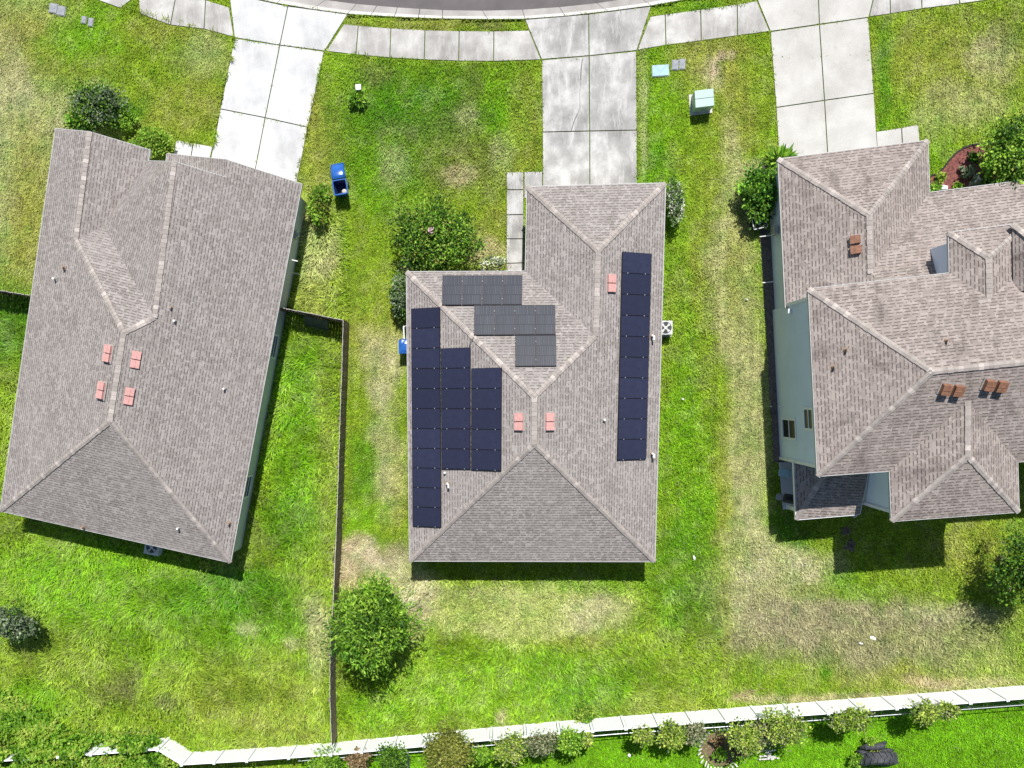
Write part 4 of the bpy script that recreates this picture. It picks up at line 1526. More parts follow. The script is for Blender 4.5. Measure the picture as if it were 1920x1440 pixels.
plant('tree', pc(1904, 284, 2.0), (1.45, 1.6, 1.3), 'bright', 8500, .085, 'leafy bright green tree in the mulch bed of the right house', 'tree', clumps=80, trunk=.08, stems=12, extra=[('deep', .8, .08), ('yellow', .2, .08)], base=at(1868, 303))
for (px, py, r, pal, lab) in ((1827, 296, .32, 'deep', 'small dark round shrub topmost in the mulch bed'), (1814, 322, .34, 'grey', 'grey green tuft in the middle of the mulch bed'),
                              (1828, 344, .36, 'pale', 'pale leaved plant at the eave of the right house in the mulch bed'), (1764, 332, .24, 'yellow', 'small yellow green tuft beside the lawn edge of the mulch bed'),
                              (1752, 354, .28, 'bright', 'small bright plant at the inner wall corner of the mulch bed'), (1797, 352, .26, 'bright', 'small leafy plant right of the white stone in the mulch bed'),
                              (1848, 340, .42, 'deep', 'dark low shrub beneath the tree in the mulch bed')):
    plant('garden_plant', pc(px, py, r * .8), (r, r, r * .8), pal, 420, .07, lab, 'plant', 'plants in the mulch bed', clumps=12, trunk=.012, stems=4)
# row along the chain link fence
ROW = [
    (610, 1432, .9, .8, 'bright', 'green bush at the foot of the wooden fence end by the wire fence', 1.0), (672, 1424, .55, .5, 'red', 'reddish tipped bush on the wire fence left of the pipe post', 1.0),
    (735, 1418, .75, .9, 'deep', 'dark green straggly bush just left of the wire fence pipe post', 1.4), (840, 1408, 1.15, 1.2, 'olive', 'large olive green conifer like bush rising over the white fence', 1.8),
    (900, 1418, .5, .5, 'bright', 'small green bush right of the olive conifer bush', 1.1), (955, 1402, .75, .8, 'yellow', 'yellow green sapling left of the grey twiggy bush', 1.4), (1012, 1393, .75, .55, 'dusty', 'grey twiggy half bare bush on the wire fence', 1.4),
    (1068, 1385, .62, .65, 'bright', 'fresh bright green sapling on the wire fence right of the grey twiggy bush', 1.4), (1100, 1384, .28, .3, 'yellow', 'tiny sapling beside the fresh bright green one', 1.2),
    (1205, 1378, .5, .4, 'yellow', 'thin yellow green sapling between lit lawn and fence near the ball', 1.3), (1258, 1376, .7, .65, 'yellow', 'broad yellow green sapling left of the slatted ring', 1.4),
    (1300, 1372, .6, .55, 'dusty', 'dusty sapling directly left of the slatted ring', 1.3), (1398, 1384, .85, .8, 'yellow', 'tall yellow green sapling leaning over the slatted ring', 1.5), (1470, 1363, 1.0, .85, 'yellow', 'widest yellow green sapling right of the slatted ring', 1.6),
    (1432, 1372, .5, .6, 'dusty', 'dark dusty sapling between the two saplings by the slatted ring', 1.2),
    (1575, 1352, .55, .45, 'yellow', 'left one of the joined pair of saplings above the tyre planter', 1.4), (1607, 1348, .62, .5, 'yellow', 'right one of the joined pair of saplings above the tyre planter', 1.5),
    (1733, 1335, .6, .55, 'yellow', 'yellow sapling of the right hand pair casting its shadow on the neighbour lawn', 1.5), (1773, 1330, .42, .38, 'yellow', 'smallest and rightmost sapling on the wire fence', 1.4),
]
for (px, py, rx, ry, pal, lab, z) in ROW:
    z = z * 1.6
    big = rx > 1.1
    ex = [('dusty', .25, .07)] if pal == 'yellow' else None
    plant('bush' if rx > .8 else 'sapling', pc(px, py, z), (rx, ry, .6 if not big else 1.0), pal, int(2300 * rx * ry + 600) * (2 if big else 1), .075, lab, 'bush', 'bushes and saplings along the wire fence', clumps=int(18 + 30 * rx), trunk=.025, stems=6, spread=.75, base=at(px + (943 - px) * z / 47.9, py + (739 - py) * z / 47.9), extra=ex)
plant('bush', pc(1098, 1338, .5), (.6, .6, .5), 'bright', 1900, .06, 'bright lime green bush growing on the grass side of the white fence', 'bush', clumps=34, trunk=.02, extra=[('yellow', .5, .06)])
plant('weed', pc(385, 1062, .3), (.35, .2, .25), 'yellow', 260, .09, 'pale flowering weed in the shade behind the left house', 'weed', clumps=10, trunk=.01)
# vine thicket over the left end of the white fence
rg = np.random.default_rng(77)
n = 110000
px = rg.uniform(-40, 640, n)
py = rg.uniform(1290, 1475, n)
lineY = np.interp(px, [q[0] for q in FENCE_LINE], [q[1] for q in FENCE_LINE])
XY = np.array([P2(a, b) for a, b in zip(px[::1], py[::1])])
nz = fbm(XY[:, 0], XY[:, 1], 1.6, 81)
nz2 = fbm(XY[:, 0], XY[:, 1], .5, 85)
north = np.clip((335 - px) / 70, 0, 1) * np.clip((py - (1362 - np.clip(150 - px, 0, 140) * .55)) / 24, 0, 1)
south = np.clip((py - lineY - 4) / 6, 0, 1) * np.clip((352 - px) / 20, 0, 1)
dens = np.maximum(north * (py < lineY + 3) * (.55 + .45 * (px < 260)), south)
hole = np.exp(-((px - 52) / 34) ** 2 - ((py - 1396) / 13) ** 2) + np.exp(-((px - 215) / 40) ** 2 - ((py - 1386) / 11) ** 2) + np.exp(-((px - 310) / 45) ** 2 - ((py - 1383) / 16) ** 2)
dens = dens * np.clip(1.15 - 1.15 * hole * (py < lineY + 8), 0, 1) * (nz * .6 + nz2 * .7 > .47)
weeds = (px < 460) & (py > 1310) & (rg.random(n) < .06 * np.clip((400 - px) / 300, 0, 1)) & (nz2 > .5)
keep = (rg.random(n) < dens) | weeds
X, Y, nz, nz2 = XY[keep, 0], XY[keep, 1], nz[keep], nz2[keep]
# curtain hanging over the face of the fence
m = 26000
cpx = rg.uniform(-60, 335, m)
cb = np.array([P2(a, b) for a, b in zip(cpx, np.interp(cpx, [q[0] for q in FENCE_LINE], [q[1] for q in FENCE_LINE]))])
cz = rg.uniform(.1, 2.15, m)
cm = vnoise(cb[:, 0], cz * 1.3, .55, 3) * .6 + vnoise(cb[:, 0], cz, .22, 6) * .4
cpy = 1404 + cz * 12.5 - (cpx > 100) * 8
ch = np.exp(-((cpx - 55) / 32) ** 2) + np.exp(-((cpx - 205) / 40) ** 2) * .9 + np.clip((cpx - 250) / 70, 0, 1)
ck = cm > .36 + .34 * ch
n = len(X)
top = np.clip(1.1 + 3.6 * (nz - .42) + 1.2 * (nz2 - .5), .15, 2.1)
top = np.where(py[keep] < 1366, np.minimum(top, .5), top)
top = np.where(py[keep] > lineY[keep] + 3, np.minimum(top + .3, 1.8), top)
Zl = top * rg.random(n) ** .45
X = np.concatenate([X, cb[ck, 0] + rg.normal(0, .04, ck.sum())])
Y = np.concatenate([Y, cb[ck, 1] + rg.uniform(.03, .3, ck.sum())])
Zl = np.concatenate([Zl, cz[ck]])
nz2 = np.concatenate([nz2, vnoise(cb[ck, 0], cz[ck], .3, 12)])
n = len(X)
a = rg.normal(size=(n, 3)) * [1, 1, .5]
a /= np.linalg.norm(a, axis=1)[:, None]
b = np.cross(a, rg.normal(size=(n, 3)) * .6 + [0, 0, 1])
b /= np.linalg.norm(b, axis=1)[:, None]
s = (.10 * rg.uniform(.6, 1.5, n))[:, None]
Pn = np.stack([X, Y, Zl + .02], 1)
Q = np.empty((n, 4, 3))
Q[:, 0] = Pn
Q[:, 1] = Pn + a * s * .6 + b * s * .55
Q[:, 2] = Pn + a * s * 1.4
Q[:, 3] = Pn + a * s * .6 - b * s * .55
pal = np.array([(.05, .14, .008), (.13, .29, .016), (.23, .41, .035), (.36, .47, .07)])
c = pal[(np.floor(nz2 * 5 - .8 + rg.random(n) * 1.5)).astype(int).clip(0, 3)] * rg.uniform(.7, 1.25, n)[:, None]
o = soup('vine_thicket', Q.reshape(-1, 3), np.arange(n * 4).reshape(-1, 4), np.repeat(c[:, None], 4, 1).reshape(-1, 3), M['leaf'])
tag(o, 'tangled leafy vines smothering the left end of the white fence', 'vines', kind='stuff')

# pink flowers on the big shrub
fo = thing('flower_cluster', at(808, 432, 2.3), 'pink flower cluster on top of the large shrub in front of the middle house', 'flowers')
mb = MB()
for k in range(26):
    q = at(808 + random.uniform(-5, 5), 432 + random.uniform(-5, 5), 2.35 + random.uniform(-.1, .12))
    mb.box(q, .05, .05, .03, random.random() * 3)
mb.build('petals', M['sap'], fo)

# ------------------------------------------------------------------ white vinyl fence
fb = [P2(*q) for q in FENCE_LINE[1:]]
vf = thing('vinyl_fence', (*fb[6], 0), 'long white vinyl privacy fence with square posts along the back of the lots', 'fence')
FH = 1.88
posts = []
for i in range(len(fb) - 1):
    ln = np.hypot(*(fb[i + 1] - fb[i]))
    if i == 1:
        k = 1
    else:
        k = max(1, int(round(ln / 1.83)))
    for j in range(k):
        posts.append(fb[i] + (fb[i + 1] - fb[i]) * j / k)
posts.append(fb[-1])
for k, a in enumerate(posts):
    ang = 0
    if k + 1 < len(posts):
        t = posts[k + 1] - a
        ang = math.atan2(t[1], t[0])
    mb = MB()
    mb.box((*a, -.05), .125, .125, FH + .05, ang)
    mb.box((*a, FH), .15, .15, .02, ang)
    mb.hexa([(a[0] + .07 * x, a[1] + .07 * y, FH + .02) for x, y in ((-1, -1), (1, -1), (1, 1), (-1, 1))], [(a[0] + .01 * x, a[1] + .01 * y, FH + .07) for x, y in ((-1, -1), (1, -1), (1, 1), (-1, 1))])
    mb.build('post', M['vinyl'], vf)
    if k + 1 < len(posts):
        b = posts[k + 1]
        t = (b - a) / np.hypot(*(b - a))
        a2, b2 = a + t * .09, b - t * .09
        ln = np.hypot(*(b2 - a2))
        mb = MB()
        c = (a2 + b2) / 2
        mb.box((*c, .05), ln, .06, .14, ang)
        mb.box((*c, FH - .16), ln, .06, .11, ang)
        nb_ = 9
        for q in range(nb_):                 # tongue and groove boards
            cc = a2 + t * ln * (q + .5) / nb_
            mb.box((*cc, .19), ln / nb_ - .006, .028, FH - .35, ang)
        mb.build('panel', M['vinyl'], vf, merge=False)

# ------------------------------------------------------------------ chain link fence
RAILZ = 1.3
crow = [(560, 1427), (615, 1422.5), (725, 1414), (797, 1408.5), (1093, 1381.5), (1190, 1373.5), (1338, 1364), (1425, 1358), (1625, 1344), (1920, 1321.7), (2200, 1300)]
cw = [at(*q, RAILZ) for q in crow]
cf = thing('chain_link_fence', (cw[3][0], cw[3][1], 0), 'low grey chain link fence with pipe rail just behind the white fence', 'fence')


def chain(run, parent, upto=None):
    mb = MB()
    mb.tube(run, .024, 8)
    mb.build('rail', M['grey'], parent)
    mw = MB()
    for i in range(len(run) - 1):
        a, b = run[i], run[i + 1]
        ln = np.linalg.norm(b - a)
        k = int(ln / .22)
        t = (b - a) / ln
        for j in range(k):
            q = a + t * (j * ln / k)
            for sgn in (1, -1):
                # wires running diagonally
                e = q + t * sgn * .9
                e2 = np.array([e[0], e[1], .06])
                if 0 <= (j * ln / k + sgn * .9) <= ln:
                    mw.tube([q - [0, 0, .02], e2], .0045, 3, cap=False)
    mw.build('wire_mesh', M['mesh'], parent, merge=False)
    for i in range(len(run) - 1):
        a, b = run[i], run[i + 1]
        k = max(1, int(round(np.linalg.norm(b - a) / 3)))
        for j in range(k):
            q = a + (b - a) * j / k
            mp = MB()
            mp.tube([(q[0], q[1], -.05), (q[0], q[1], RAILZ + .03)], .03, 8)
            mp.build('post', M['grey'], parent)


chain(cw, cf)
side = [at(763, 1411.5, RAILZ), at(766, 1475, RAILZ)]
cs = thing('chain_link_fence', (side[0][0], side[0][1], 0), 'short grey pipe railed wire fence running out of the bottom of the view', 'fence')
chain(side, cs)

# ------------------------------------------------------------------ wooden fences
def wood_fence(name, run, label, zt=1.83, sag=.0):
    o = thing(name, (*run[0][:2], 0), label, 'fence')
    rg = random.Random(5)
    pts = [np.array(q[:2]) for q in run]
    cum = [0]
    for i in range(len(pts) - 1):
        cum.append(cum[-1] + np.hypot(*(pts[i + 1] - pts[i])))

    def pos(s):
        i = 0
        while i < len(cum) - 2 and cum[i + 1] < s:
            i += 1
        k = (s - cum[i]) / (cum[i + 1] - cum[i])
        t = (pts[i + 1] - pts[i]) / (cum[i + 1] - cum[i])
        return pts[i] + t * (s - cum[i]), t
    tot = cum[-1]
    ns = max(1, int(round(tot / 2.4)))
    for q in range(ns):
        s0, s1 = tot * q / ns, tot * (q + 1) / ns
        mb, mr = MB(), MB()
        nb_ = max(2, int((s1 - s0) / .145))
        for b in range(nb_):
            c, t = pos(s0 + (s1 - s0) * (b + .5) / nb_)
            ang = math.atan2(t[1], t[0])
            zz = zt + rg.uniform(-.04, .04)
            off = np.array([-t[1], t[0]]) * rg.uniform(-.008, .008)
            w = (s1 - s0) / nb_ - rg.uniform(.006, .02)
            mb.box((*(c + off), 0), w, .02, zz - .012, ang)
            mb.box((*(c + off), zz - .01), w, .022, .012, ang, 1)
        mb.build('board_panel', [M['wood'], M['woodtop']], o, merge=False)
        for zr in (.35, .95, 1.5):
            (a, t), (b, t2) = pos(s0), pos(s1)
            nn = np.array([-t[1], t[0]]) * .035
            if nn[0] > 0:
                nn = -nn
            c = (a + b) / 2 + nn
            mr.box((*c, zr), np.hypot(*(b - a)), .04, .09, math.atan2((b - a)[1], (b - a)[0]))
        mr.build('rail', M['wood'], o, merge=False)
        a, t = pos(s0)
        nn = np.array([-t[1], t[0]]) * .07
        if nn[0] > 0:
            nn = -nn
        mp = MB()
        mp.box((*(a + nn), 0), .09, .09, zt - .08, math.atan2(t[1], t[0]))
        mp.build('post', M['wood'], o)
    return o


wz = 1.83
wood_fence('wooden_fence', [at(*q, wz) for q in ((643.5, 600.5), (641, 690), (637, 800), (632, 960), (625, 1120), (619, 1216), (618.5, 1310), (622, 1400))], 'weathered wooden board fence running down between the left and middle back yards')
wood_fence('wooden_fence', [at(*q, wz) for q in ((524, 576.5), (584, 588), (641, 600))], 'short dark wooden fence joining the left house to the long board fence')
wood_fence('wooden_fence', [at(*q, wz) for q in ((-160, 515), (-40, 538), (56, 554))], 'short dark wooden fence at the left edge running into the left house')
lp = thing('leaning_panel', at(595, 598), 'grey green sheet leaning against the shaded side of the short wooden fence', 'panel')
mb = MB()
q = [at(568, 592, 1.2), at(616, 602, 1.2), at(616, 602, .1) + [0, -.5, 0], at(568, 593, .1) + [.15, -.5, 0]]
n = np.cross(q[1] - q[0], q[3] - q[0])
n = n / np.linalg.norm(n) * .02
mb.hexa([x - n for x in q], [x + n for x in q])
mb.build('sheet', M['edging2'], lp)
mb = MB()
mb.tube([q[3] + [0, -.03, .03], q[2] + [0, -.03, .03]], .02, 6)
mb.build('edge_trim', M['woodtop'], lp)

# ------------------------------------------------------------------ yard objects
def bin_shell(o, c, w, d, h, ang, z0=.0, inside=True, tilt=None):
    """tapered wheeled bin body with rim, wheels"""
    ca, sa = math.cos(ang), math.sin(ang)

    def pt(x, y, z):
        return np.array([c[0] + x * ca - y * sa, c[1] + x * sa + y * ca, z])
    q = [(-1, -1), (1, -1), (1, 1), (-1, 1)]

    def ring(k, z, e=0):
        out = []
        for x, y in q:                       # rounded corners
            for da in (-.35, 0, .35):
                a = math.atan2(y, x) + da
                r = 1.18 if da == 0 else 1.1
                X_, Y_ = math.cos(a) * r * 1.16, math.sin(a) * r * 1.16
                X_ = max(-1, min(1, X_ * 1.05)) * .98
                Y_ = max(-1, min(1, Y_ * 1.05)) * .98
                if da == 0:
                    X_, Y_ = x * .95, y * .95
                out.append(pt(X_ * (w / 2 * k - e), Y_ * (d / 2 * k - e), z))
        return out
    mb = MB()
    rings = [(ring(.74, z0 + .04), 0), (ring(.98, z0 + h - .06), 0), (ring(1.06, z0 + h - .06), 0), (ring(1.06, z0 + h), 0), (ring(1.0, z0 + h, .035), 0)]
    for i in range(len(rings) - 1):
        a, b = rings[i][0], rings[i + 1][0]
        for k in range(12):
            mb.face([a[k], a[(k + 1) % 12], b[(k + 1) % 12], b[k]])
    inn = [ring(1.0, z0 + h, .035), ring(.74, z0 + .3, .03)]
    for k in range(12):
        mb.face([inn[0][(k + 1) % 12], inn[0][k], inn[1][k], inn[1][(k + 1) % 12]], 1)
    mb.face(inn[1], 1)
    mb.face(rings[0][0][::-1])
    mb.build('body', [M['blue'], M['blue_in']], o, bevel=.012)
    for s in (-1, 1):
        mw = MB()
        a, b = pt(s * w * .42, d * .4, z0 + .12), pt(s * w * .5, d * .4, z0 + .12)
        mw.tube([a, b], .12, 14)
        mw.build('wheel', M['black'], o)
    mh = MB()
    mh.tube([pt(-w * .42, d * .56, z0 + h - .05), pt(-w * .42, d * .62, z0 + h - .02), pt(w * .42, d * .62, z0 + h - .02), pt(w * .42, d * .56, z0 + h - .05)], .018, 8)
    mh.build('handle', M['blue'], o)
    return pt


c = at(637.5, 350.5, 1.05)
o = thing('wheeled_bin', (c[0], c[1], 0), 'open blue wheeled bin with lid thrown back on the lawn by the left driveway', 'bin')
pt = bin_shell(o, c, .70, .72, 1.05, .15, 0)
mb = MB()
rowsL = []
for i in range(6):                          # domed lid hanging open behind the bin
    t = i / 5
    y = .44 + .78 * t
    z = 1.02 - .30 * t + .10 * math.sin(math.pi * t)
    rowsL.append([pt(x * .36 * (1 - .06 * t), y, z - .05 * (abs(x) ** 3) + .02) for x in (-1, -.6, 0, .6, 1)])
for i in range(5):
    for k in range(4):
        mb.face([rowsL[i][k], rowsL[i][k + 1], rowsL[i + 1][k + 1], rowsL[i + 1][k]])
lid = mb.build('lid', M['blue'], o)
sol = lid.modifiers.new('solid', 'SOLIDIFY')
sol.thickness = .03
lid.data.polygons.foreach_set('use_smooth', [True] * len(lid.data.polygons))
sc = thing('trash_bag', (c[0] + .12, c[1] - .08, .32), 'small brownish bundle of rubbish inside the open blue bin', 'trash')
mb = MB()
mb.smooth = True
mb.lathe((c[0] + .12, c[1] - .1, .3), [(.0, -.0), (.12, .02), (.16, .12), (.1, .22), (.0, .25)], 10)
mb.build('bundle', M['pad'], sc)

c = at(759, 650, 1.02)
o = thing('wheeled_bin', (c[0], c[1], 0), 'blue wheeled bin with closed lid tucked under the west eave of the middle house', 'bin')
pt = bin_shell(o, c, .56, .62, .98, 0.0, 0)
mb = MB()
G_ = [[pt(x * .31, y * .34, 1.0 + .07 * (1 - abs(x) ** 2) * (1 - abs(y) ** 3)) for x in (-1, -.5, 0, .5, 1)] for y in (-1, -.5, 0, .5, 1)]
for i in range(4):
    for k in range(4):
        mb.face([G_[i][k], G_[i][k + 1], G_[i + 1][k + 1], G_[i + 1][k]])
lid = mb.build('lid', M['blue'], o)
s = lid.modifiers.new('solid', 'SOLIDIFY')
s.thickness = .03
c = at(758, 624, .8)
o = thing('hose_stand', (c[0], c[1], 0), 'slim white stand beside the hedge under the west eave of the middle house', 'stand')
mb = MB()
mb.tube([(c[0], c[1] - .35, 0), (c[0], c[1] - .35, .85), (c[0] - .02, c[1] + .3, .95)], .04, 8)
mb.tube([(c[0], c[1] + .3, 0), (c[0], c[1] + .3, .95), (c[0] + .14, c[1] + .34, .98)], .04, 8)
mb.box((c[0] + .02, c[1] - .38, .8), .26, .16, .12)
mb.build('frame', M['white'], o)
mb = MB()
mb.tube([(c[0] + .14, c[1] + .15 + .12 * math.sin(a), .7 + .14 * math.cos(a)) for a in np.linspace(0, 2 * math.pi, 14)], .022, 6, cap=False)
mb.build('hose_coil', M['lid_grey'], o)

# dark crate like bin by the right house wall
c = at(1425, 417, .75)
o = thing('storage_bin', (c[0], c[1], 0), 'black open bin with pale rim beside the glossy shrub at the right house', 'bin')
mb = MB()
ang = .2
mb.box((c[0], c[1], 0), .6, .5, .7, ang, taper=.85)
mb.build('body', M['dark'], o, bevel=.01)
mb = MB()
ca, sa = math.cos(ang), math.sin(ang)
cr = [(c[0] + x * .33 * ca - y * .27 * sa, c[1] + x * .33 * sa + y * .27 * ca, .72) for x, y in ((-1, -1), (1, -1), (1, 1), (-1, 1), (-1, -1))]
mb.tube(cr, .022, 6)
mb.build('rim', M['white'], o)
o2 = thing('watering_can', (c[0], c[1], .7), 'small green plastic item lying in the black open bin', 'can')
mb = MB()
mb.box((c[0], c[1], .705), .24, .14, .1, .5)
mb.tube([(c[0] - .1, c[1], .78), (c[0] - .22, c[1] + .08, .86)], .02, 6)
mb.build('body', M['txbox'], o2, bevel=.02)

# transformer cabinet on its pad
b = [at(1298.3, 213.3), at(1331, 209.5), at(1327.5, 177.5), at(1295.5, 181.5)]
t = [at(1305.8, 201, .95), at(1340, 197.3, .95), at(1338.5, 165.5, .95), at(1304.5, 170, .95)]
cen = sum(b) / 4
o = thing('transformer_box', cen, 'pale green utility transformer cabinet on a concrete pad between the driveways', 'utility box')
tc = sum(t) / 4
ux = (t[1] - t[0] + t[2] - t[3]) / 2
uy = (t[3] - t[0] + t[2] - t[1]) / 2
lx, ly = np.linalg.norm(ux), np.linalg.norm(uy)
ang = math.atan2(ux[1], ux[0])
mb = MB()
mb.box((cen[0], cen[1], 0), lx + .22, ly + .2, .08, ang)
mb.build('pad', M['pad'], o, bevel=.01)
mb = MB()
mb.box((cen[0], cen[1], .08), lx, ly * 1.0, .82, ang)
mb.build('cabinet', M['txbox'], o, bevel=.015)
for s in (-1, 1):
    mb = MB()
    off = np.array([-math.sin(ang), math.cos(ang)]) * s * ly * .26
    mb.box((cen[0] + off[0], cen[1] + off[1], .902), lx + .03, ly * .5, .045, ang)
    mb.build('cover', M['txbox'], o, bevel=.012)
mb = MB()
off = np.array([math.sin(ang), -math.cos(ang)]) * (ly * .5 + .02)
mb.box((cen[0] + off[0], cen[1] + off[1], .4), .1, .05, .16, ang)
mb.build('lock', M['grey'], o)

# white service pedestal
c = at(671.5, 163, .75)
o = thing('service_pedestal', (c[0], c[1], 0), 'small white capped service post in the front lawn of the middle house', 'utility post')
mb = MB()
mb.box((c[0], c[1], 0), .2, .2, .62, .05)
mb.build('post', M['txbox'], o, bevel=.01)
mb = MB()
mb.box((c[0], c[1], .6), .27, .27, .16, .05)
mb.build('cap', M['white'], o, bevel=.02)
plant('weed', pc(672, 182, .35), (.28, .5, .35), 'bright', 500, .09, 'tuft of tall grass at the foot of the white service post', 'weed', clumps=12, trunk=.01, long=3)

# in ground utility lids
for (x, y, w, d, ang, m, lab) in ((1238, 133, .78, .5, .04, 'lid_blue', 'pale blue meter box lid in the grass by the middle driveway'), (1265.5, 122.5, .26, .42, -.05, 'lid_grey', 'left one of two small grey lids beside the pale blue lid'),
                                  (1278.5, 121, .26, .44, -.05, 'lid_grey', 'right one of two small grey lids beside the pale blue lid'), (101.5, 16.5, .42, .42, -.2, 'lid_grey', 'left one of two dark square lids in the top left lawn'),
                                  (115, 21, .42, .42, -.2, 'lid_grey', 'right one of two dark square lids in the top left lawn'), (158, 38, .22, .3, -.2, 'lid_grey', 'small grey lid left of the bright grass patch in the top left lawn'),
                                  (171, 42.5, .22, .36, -.2, 'lid_grey', 'small grey lid touching the bright grass patch in the top left lawn')):
    c = at(x, y)
    o = thing('utility_lid', c, lab, 'utility lid', 'in ground utility lids')
    mb = MB()
    mb.box((c[0], c[1], -.05), w + .06, d + .06, .1, ang)
    mb.build('collar', M['lid_grey'], o)
    mb = MB()
    mb.box((c[0], c[1], .052), w, d, .03, ang)
    mb.box((c[0] + .04, c[1], .08), .08, .03, .012, ang)
    mb.build('lid', M[m], o, bevel=.008)


def ac_unit(px, py, z, label, ang=0, w=.66):
    c = at(px, py, z)
    o = thing('air_conditioner', (c[0], c[1], 0), label, 'air conditioner', 'outdoor air conditioner units')
    mb = MB()
    mb.box((c[0], c[1], 0), w + .16, w + .16, .08, ang)
    mb.build('pad', M['pad'], o)
    mb = MB()
    h = z - .08
    mb.box((c[0], c[1], .08), w, w, h - .04, ang)
    for k in range(9):                       # louvres
        mb.box((c[0], c[1], .14 + k * (h - .2) / 9), w + .02, w + .02, .022, ang)
    mb.build('cabinet', M['ac'], o)
    mb = MB()
    mb.lathe((c[0], c[1], z - .035), [(.29, -.05), (.29, .02), (.33, .025), (.33, -.05)], 28)
    ca, sa = math.cos(ang), math.sin(ang)
    q = [(-1, -1), (1, -1), (1, 1), (-1, 1)]
    mb2 = [(c[0] + x * w / 2 * ca - y * w / 2 * sa, c[1] + x * w / 2 * sa + y * w / 2 * ca) for x, y in q]
    mb.build('fan_ring', M['ac'], o)
    mb = MB()
    mb.lathe((c[0], c[1], z - .034), [(.0, 0), (.288, 0)], 24)
    mb.build('fan_well', M['dark'], o)
    mb = MB()
    for k in range(4):
        a = k * math.pi / 2 + .5
        mb.face([(c[0], c[1], z - .02), (c[0] + .26 * math.cos(a), c[1] + .26 * math.sin(a), z - .028), (c[0] + .27 * math.cos(a + .55), c[1] + .27 * math.sin(a + .55), z - .015)])
    mb.lathe((c[0], c[1], z - .02), [(.0, .03), (.07, .025), (.08, 0)], 14)
    mb.build('fan', M['pipe'], o)
    mb = MB()
    for r in (.1, .16, .22, .28):
        mb.tube([(c[0] + r * math.cos(a), c[1] + r * math.sin(a), z + .01) for a in np.linspace(0, 2 * math.pi, 24)], .005, 4, cap=False)
    mb.build('grille', M['grey'], o)


ac_unit(1248.5, 614.5, .85, 'white air conditioner unit with round fan beside the east wall of the middle house', .02)
ac_unit(284, 1027, .8, 'pale air conditioner unit half under the rear eave of the left house', -.22, .78)

# patio barbecue and bench (right house)
c = at(1481, 936, .75)
o = thing('barbecue_grill', (c[0], c[1], .1), 'black barbecue grill with side shelf on the shaded patio', 'grill')
mb = MB()
mb.tube([(c[0] - .3, c[1] + .08, .85), (c[0] + .3, c[1] - .02, .85)], .23, 14)
mb.build('hood', M['dark'], o, bevel=.01)
mb = MB()
for x, y in ((-.25, -.15), (.25, -.2), (.25, .15), (-.25, .2)):
    mb.tube([(c[0] + x, c[1] + y, .1), (c[0] + x * .8, c[1] + y * .8, .75)], .02, 6)
mb.build('legs', M['dark'], o)
mb = MB()
mb.box((c[0] - .52, c[1] + .12, .8), .34, .3, .025, -.15)
mb.build('side_shelf', M['grey'], o)
mb = MB()
mb.tube([(c[0] - .2, c[1] - .2, .95), (c[0] + .2, c[1] - .26, .95)], .015, 6)
mb.build('handle', M['pipe'], o)
c = at(1472, 887, .4)
o = thing('bench', (c[0], c[1], .1), 'pale slatted bench at the house end of the shaded patio', 'bench')
mb = MB()
for k in range(3):
    mb.box((c[0], c[1] - .12 + k * .13, .48), .55, .11, .03, -.03)
mb.build('seat', M['lid_blue'], o)
for s in (-1, 1):
    mb = MB()
    mb.box((c[0] + s * .22, c[1], .1), .05, .32, .38, -.03)
    mb.build('leg', M['lid_blue'], o)
c = at(1485, 926 - 0, .0)
st = thing('doorstep', at(1620, 953), 'pale step in the shaded gap between patio roof and rear wing', 'step')
mb = MB()
c = at(1600, 952)
mb.box((c[0], c[1], 0), .5, .9, .16, -.3)
mb.build('tread', M['pad'], st, bevel=.01)

# cut tractor tyres used as planter (neighbour's lawn)
def tyre(c, R, r, label, tilt=0., az=0., seg=(0, 2 * math.pi), tread=True, n=40):
    o = thing('tractor_tyre', c, label, 'tyre', 'cut tractor tyres on the neighbour lawn')
    mb = MB()
    prof = [(-.5, -.9), (.25, -1), (.85, -.75), (1, 0), (.85, .75), (.25, 1), (-.5, .9), (-.62, .6), (.1, .72), (.6, .5), (.72, 0), (.6, -.5), (.1, -.72), (-.62, -.6)]
    ct, stt, cz, sz = math.cos(tilt), math.sin(tilt), math.cos(az), math.sin(az)

    def X(p):
        y, z = p[1] * ct - p[2] * stt, p[1] * stt + p[2] * ct
        return np.array([c[0] + p[0] * cz - y * sz, c[1] + p[0] * sz + y * cz, c[2] + z])
    A = np.linspace(seg[0], seg[1], n)
    rings = [[X(((R + r * a) * math.cos(t), (R + r * a) * math.sin(t), r * b * 1.15)) for a, b in prof] for t in A]
    m = len(prof)
    for i in range(n - 1):
        for k in range(m):
            mb.face([rings[i][k], rings[i + 1][k], rings[i + 1][(k + 1) % m], rings[i][(k + 1) % m]])
    if abs(seg[1] - seg[0] - 2 * math.pi) > .1:
        mb.face(rings[0])
        mb.face(rings[-1][::-1])
    mb.build('casing', M['tyre'], o)
    if tread:
        mt = MB()
        k = 0
        for t in np.arange(seg[0], seg[1] - .08, .16):
            s = 1 if k % 2 else -1
            q = []
            for (dt, b) in ((0, 0.02), (.05, .02), (.15, 1.0), (.10, 1.0)):
                q.append((t + dt, b * s))
            bot = [X(((R + r * .9) * math.cos(a), (R + r * .9) * math.sin(a), r * bb)) for a, bb in q]
            top = [X(((R + r * 1.16) * math.cos(a), (R + r * 1.16) * math.sin(a), r * bb)) for a, bb in q]
            mt.hexa(bot, top)
            k += 1
        mt.build('tread_lugs', M['tyre'], o)
    return o


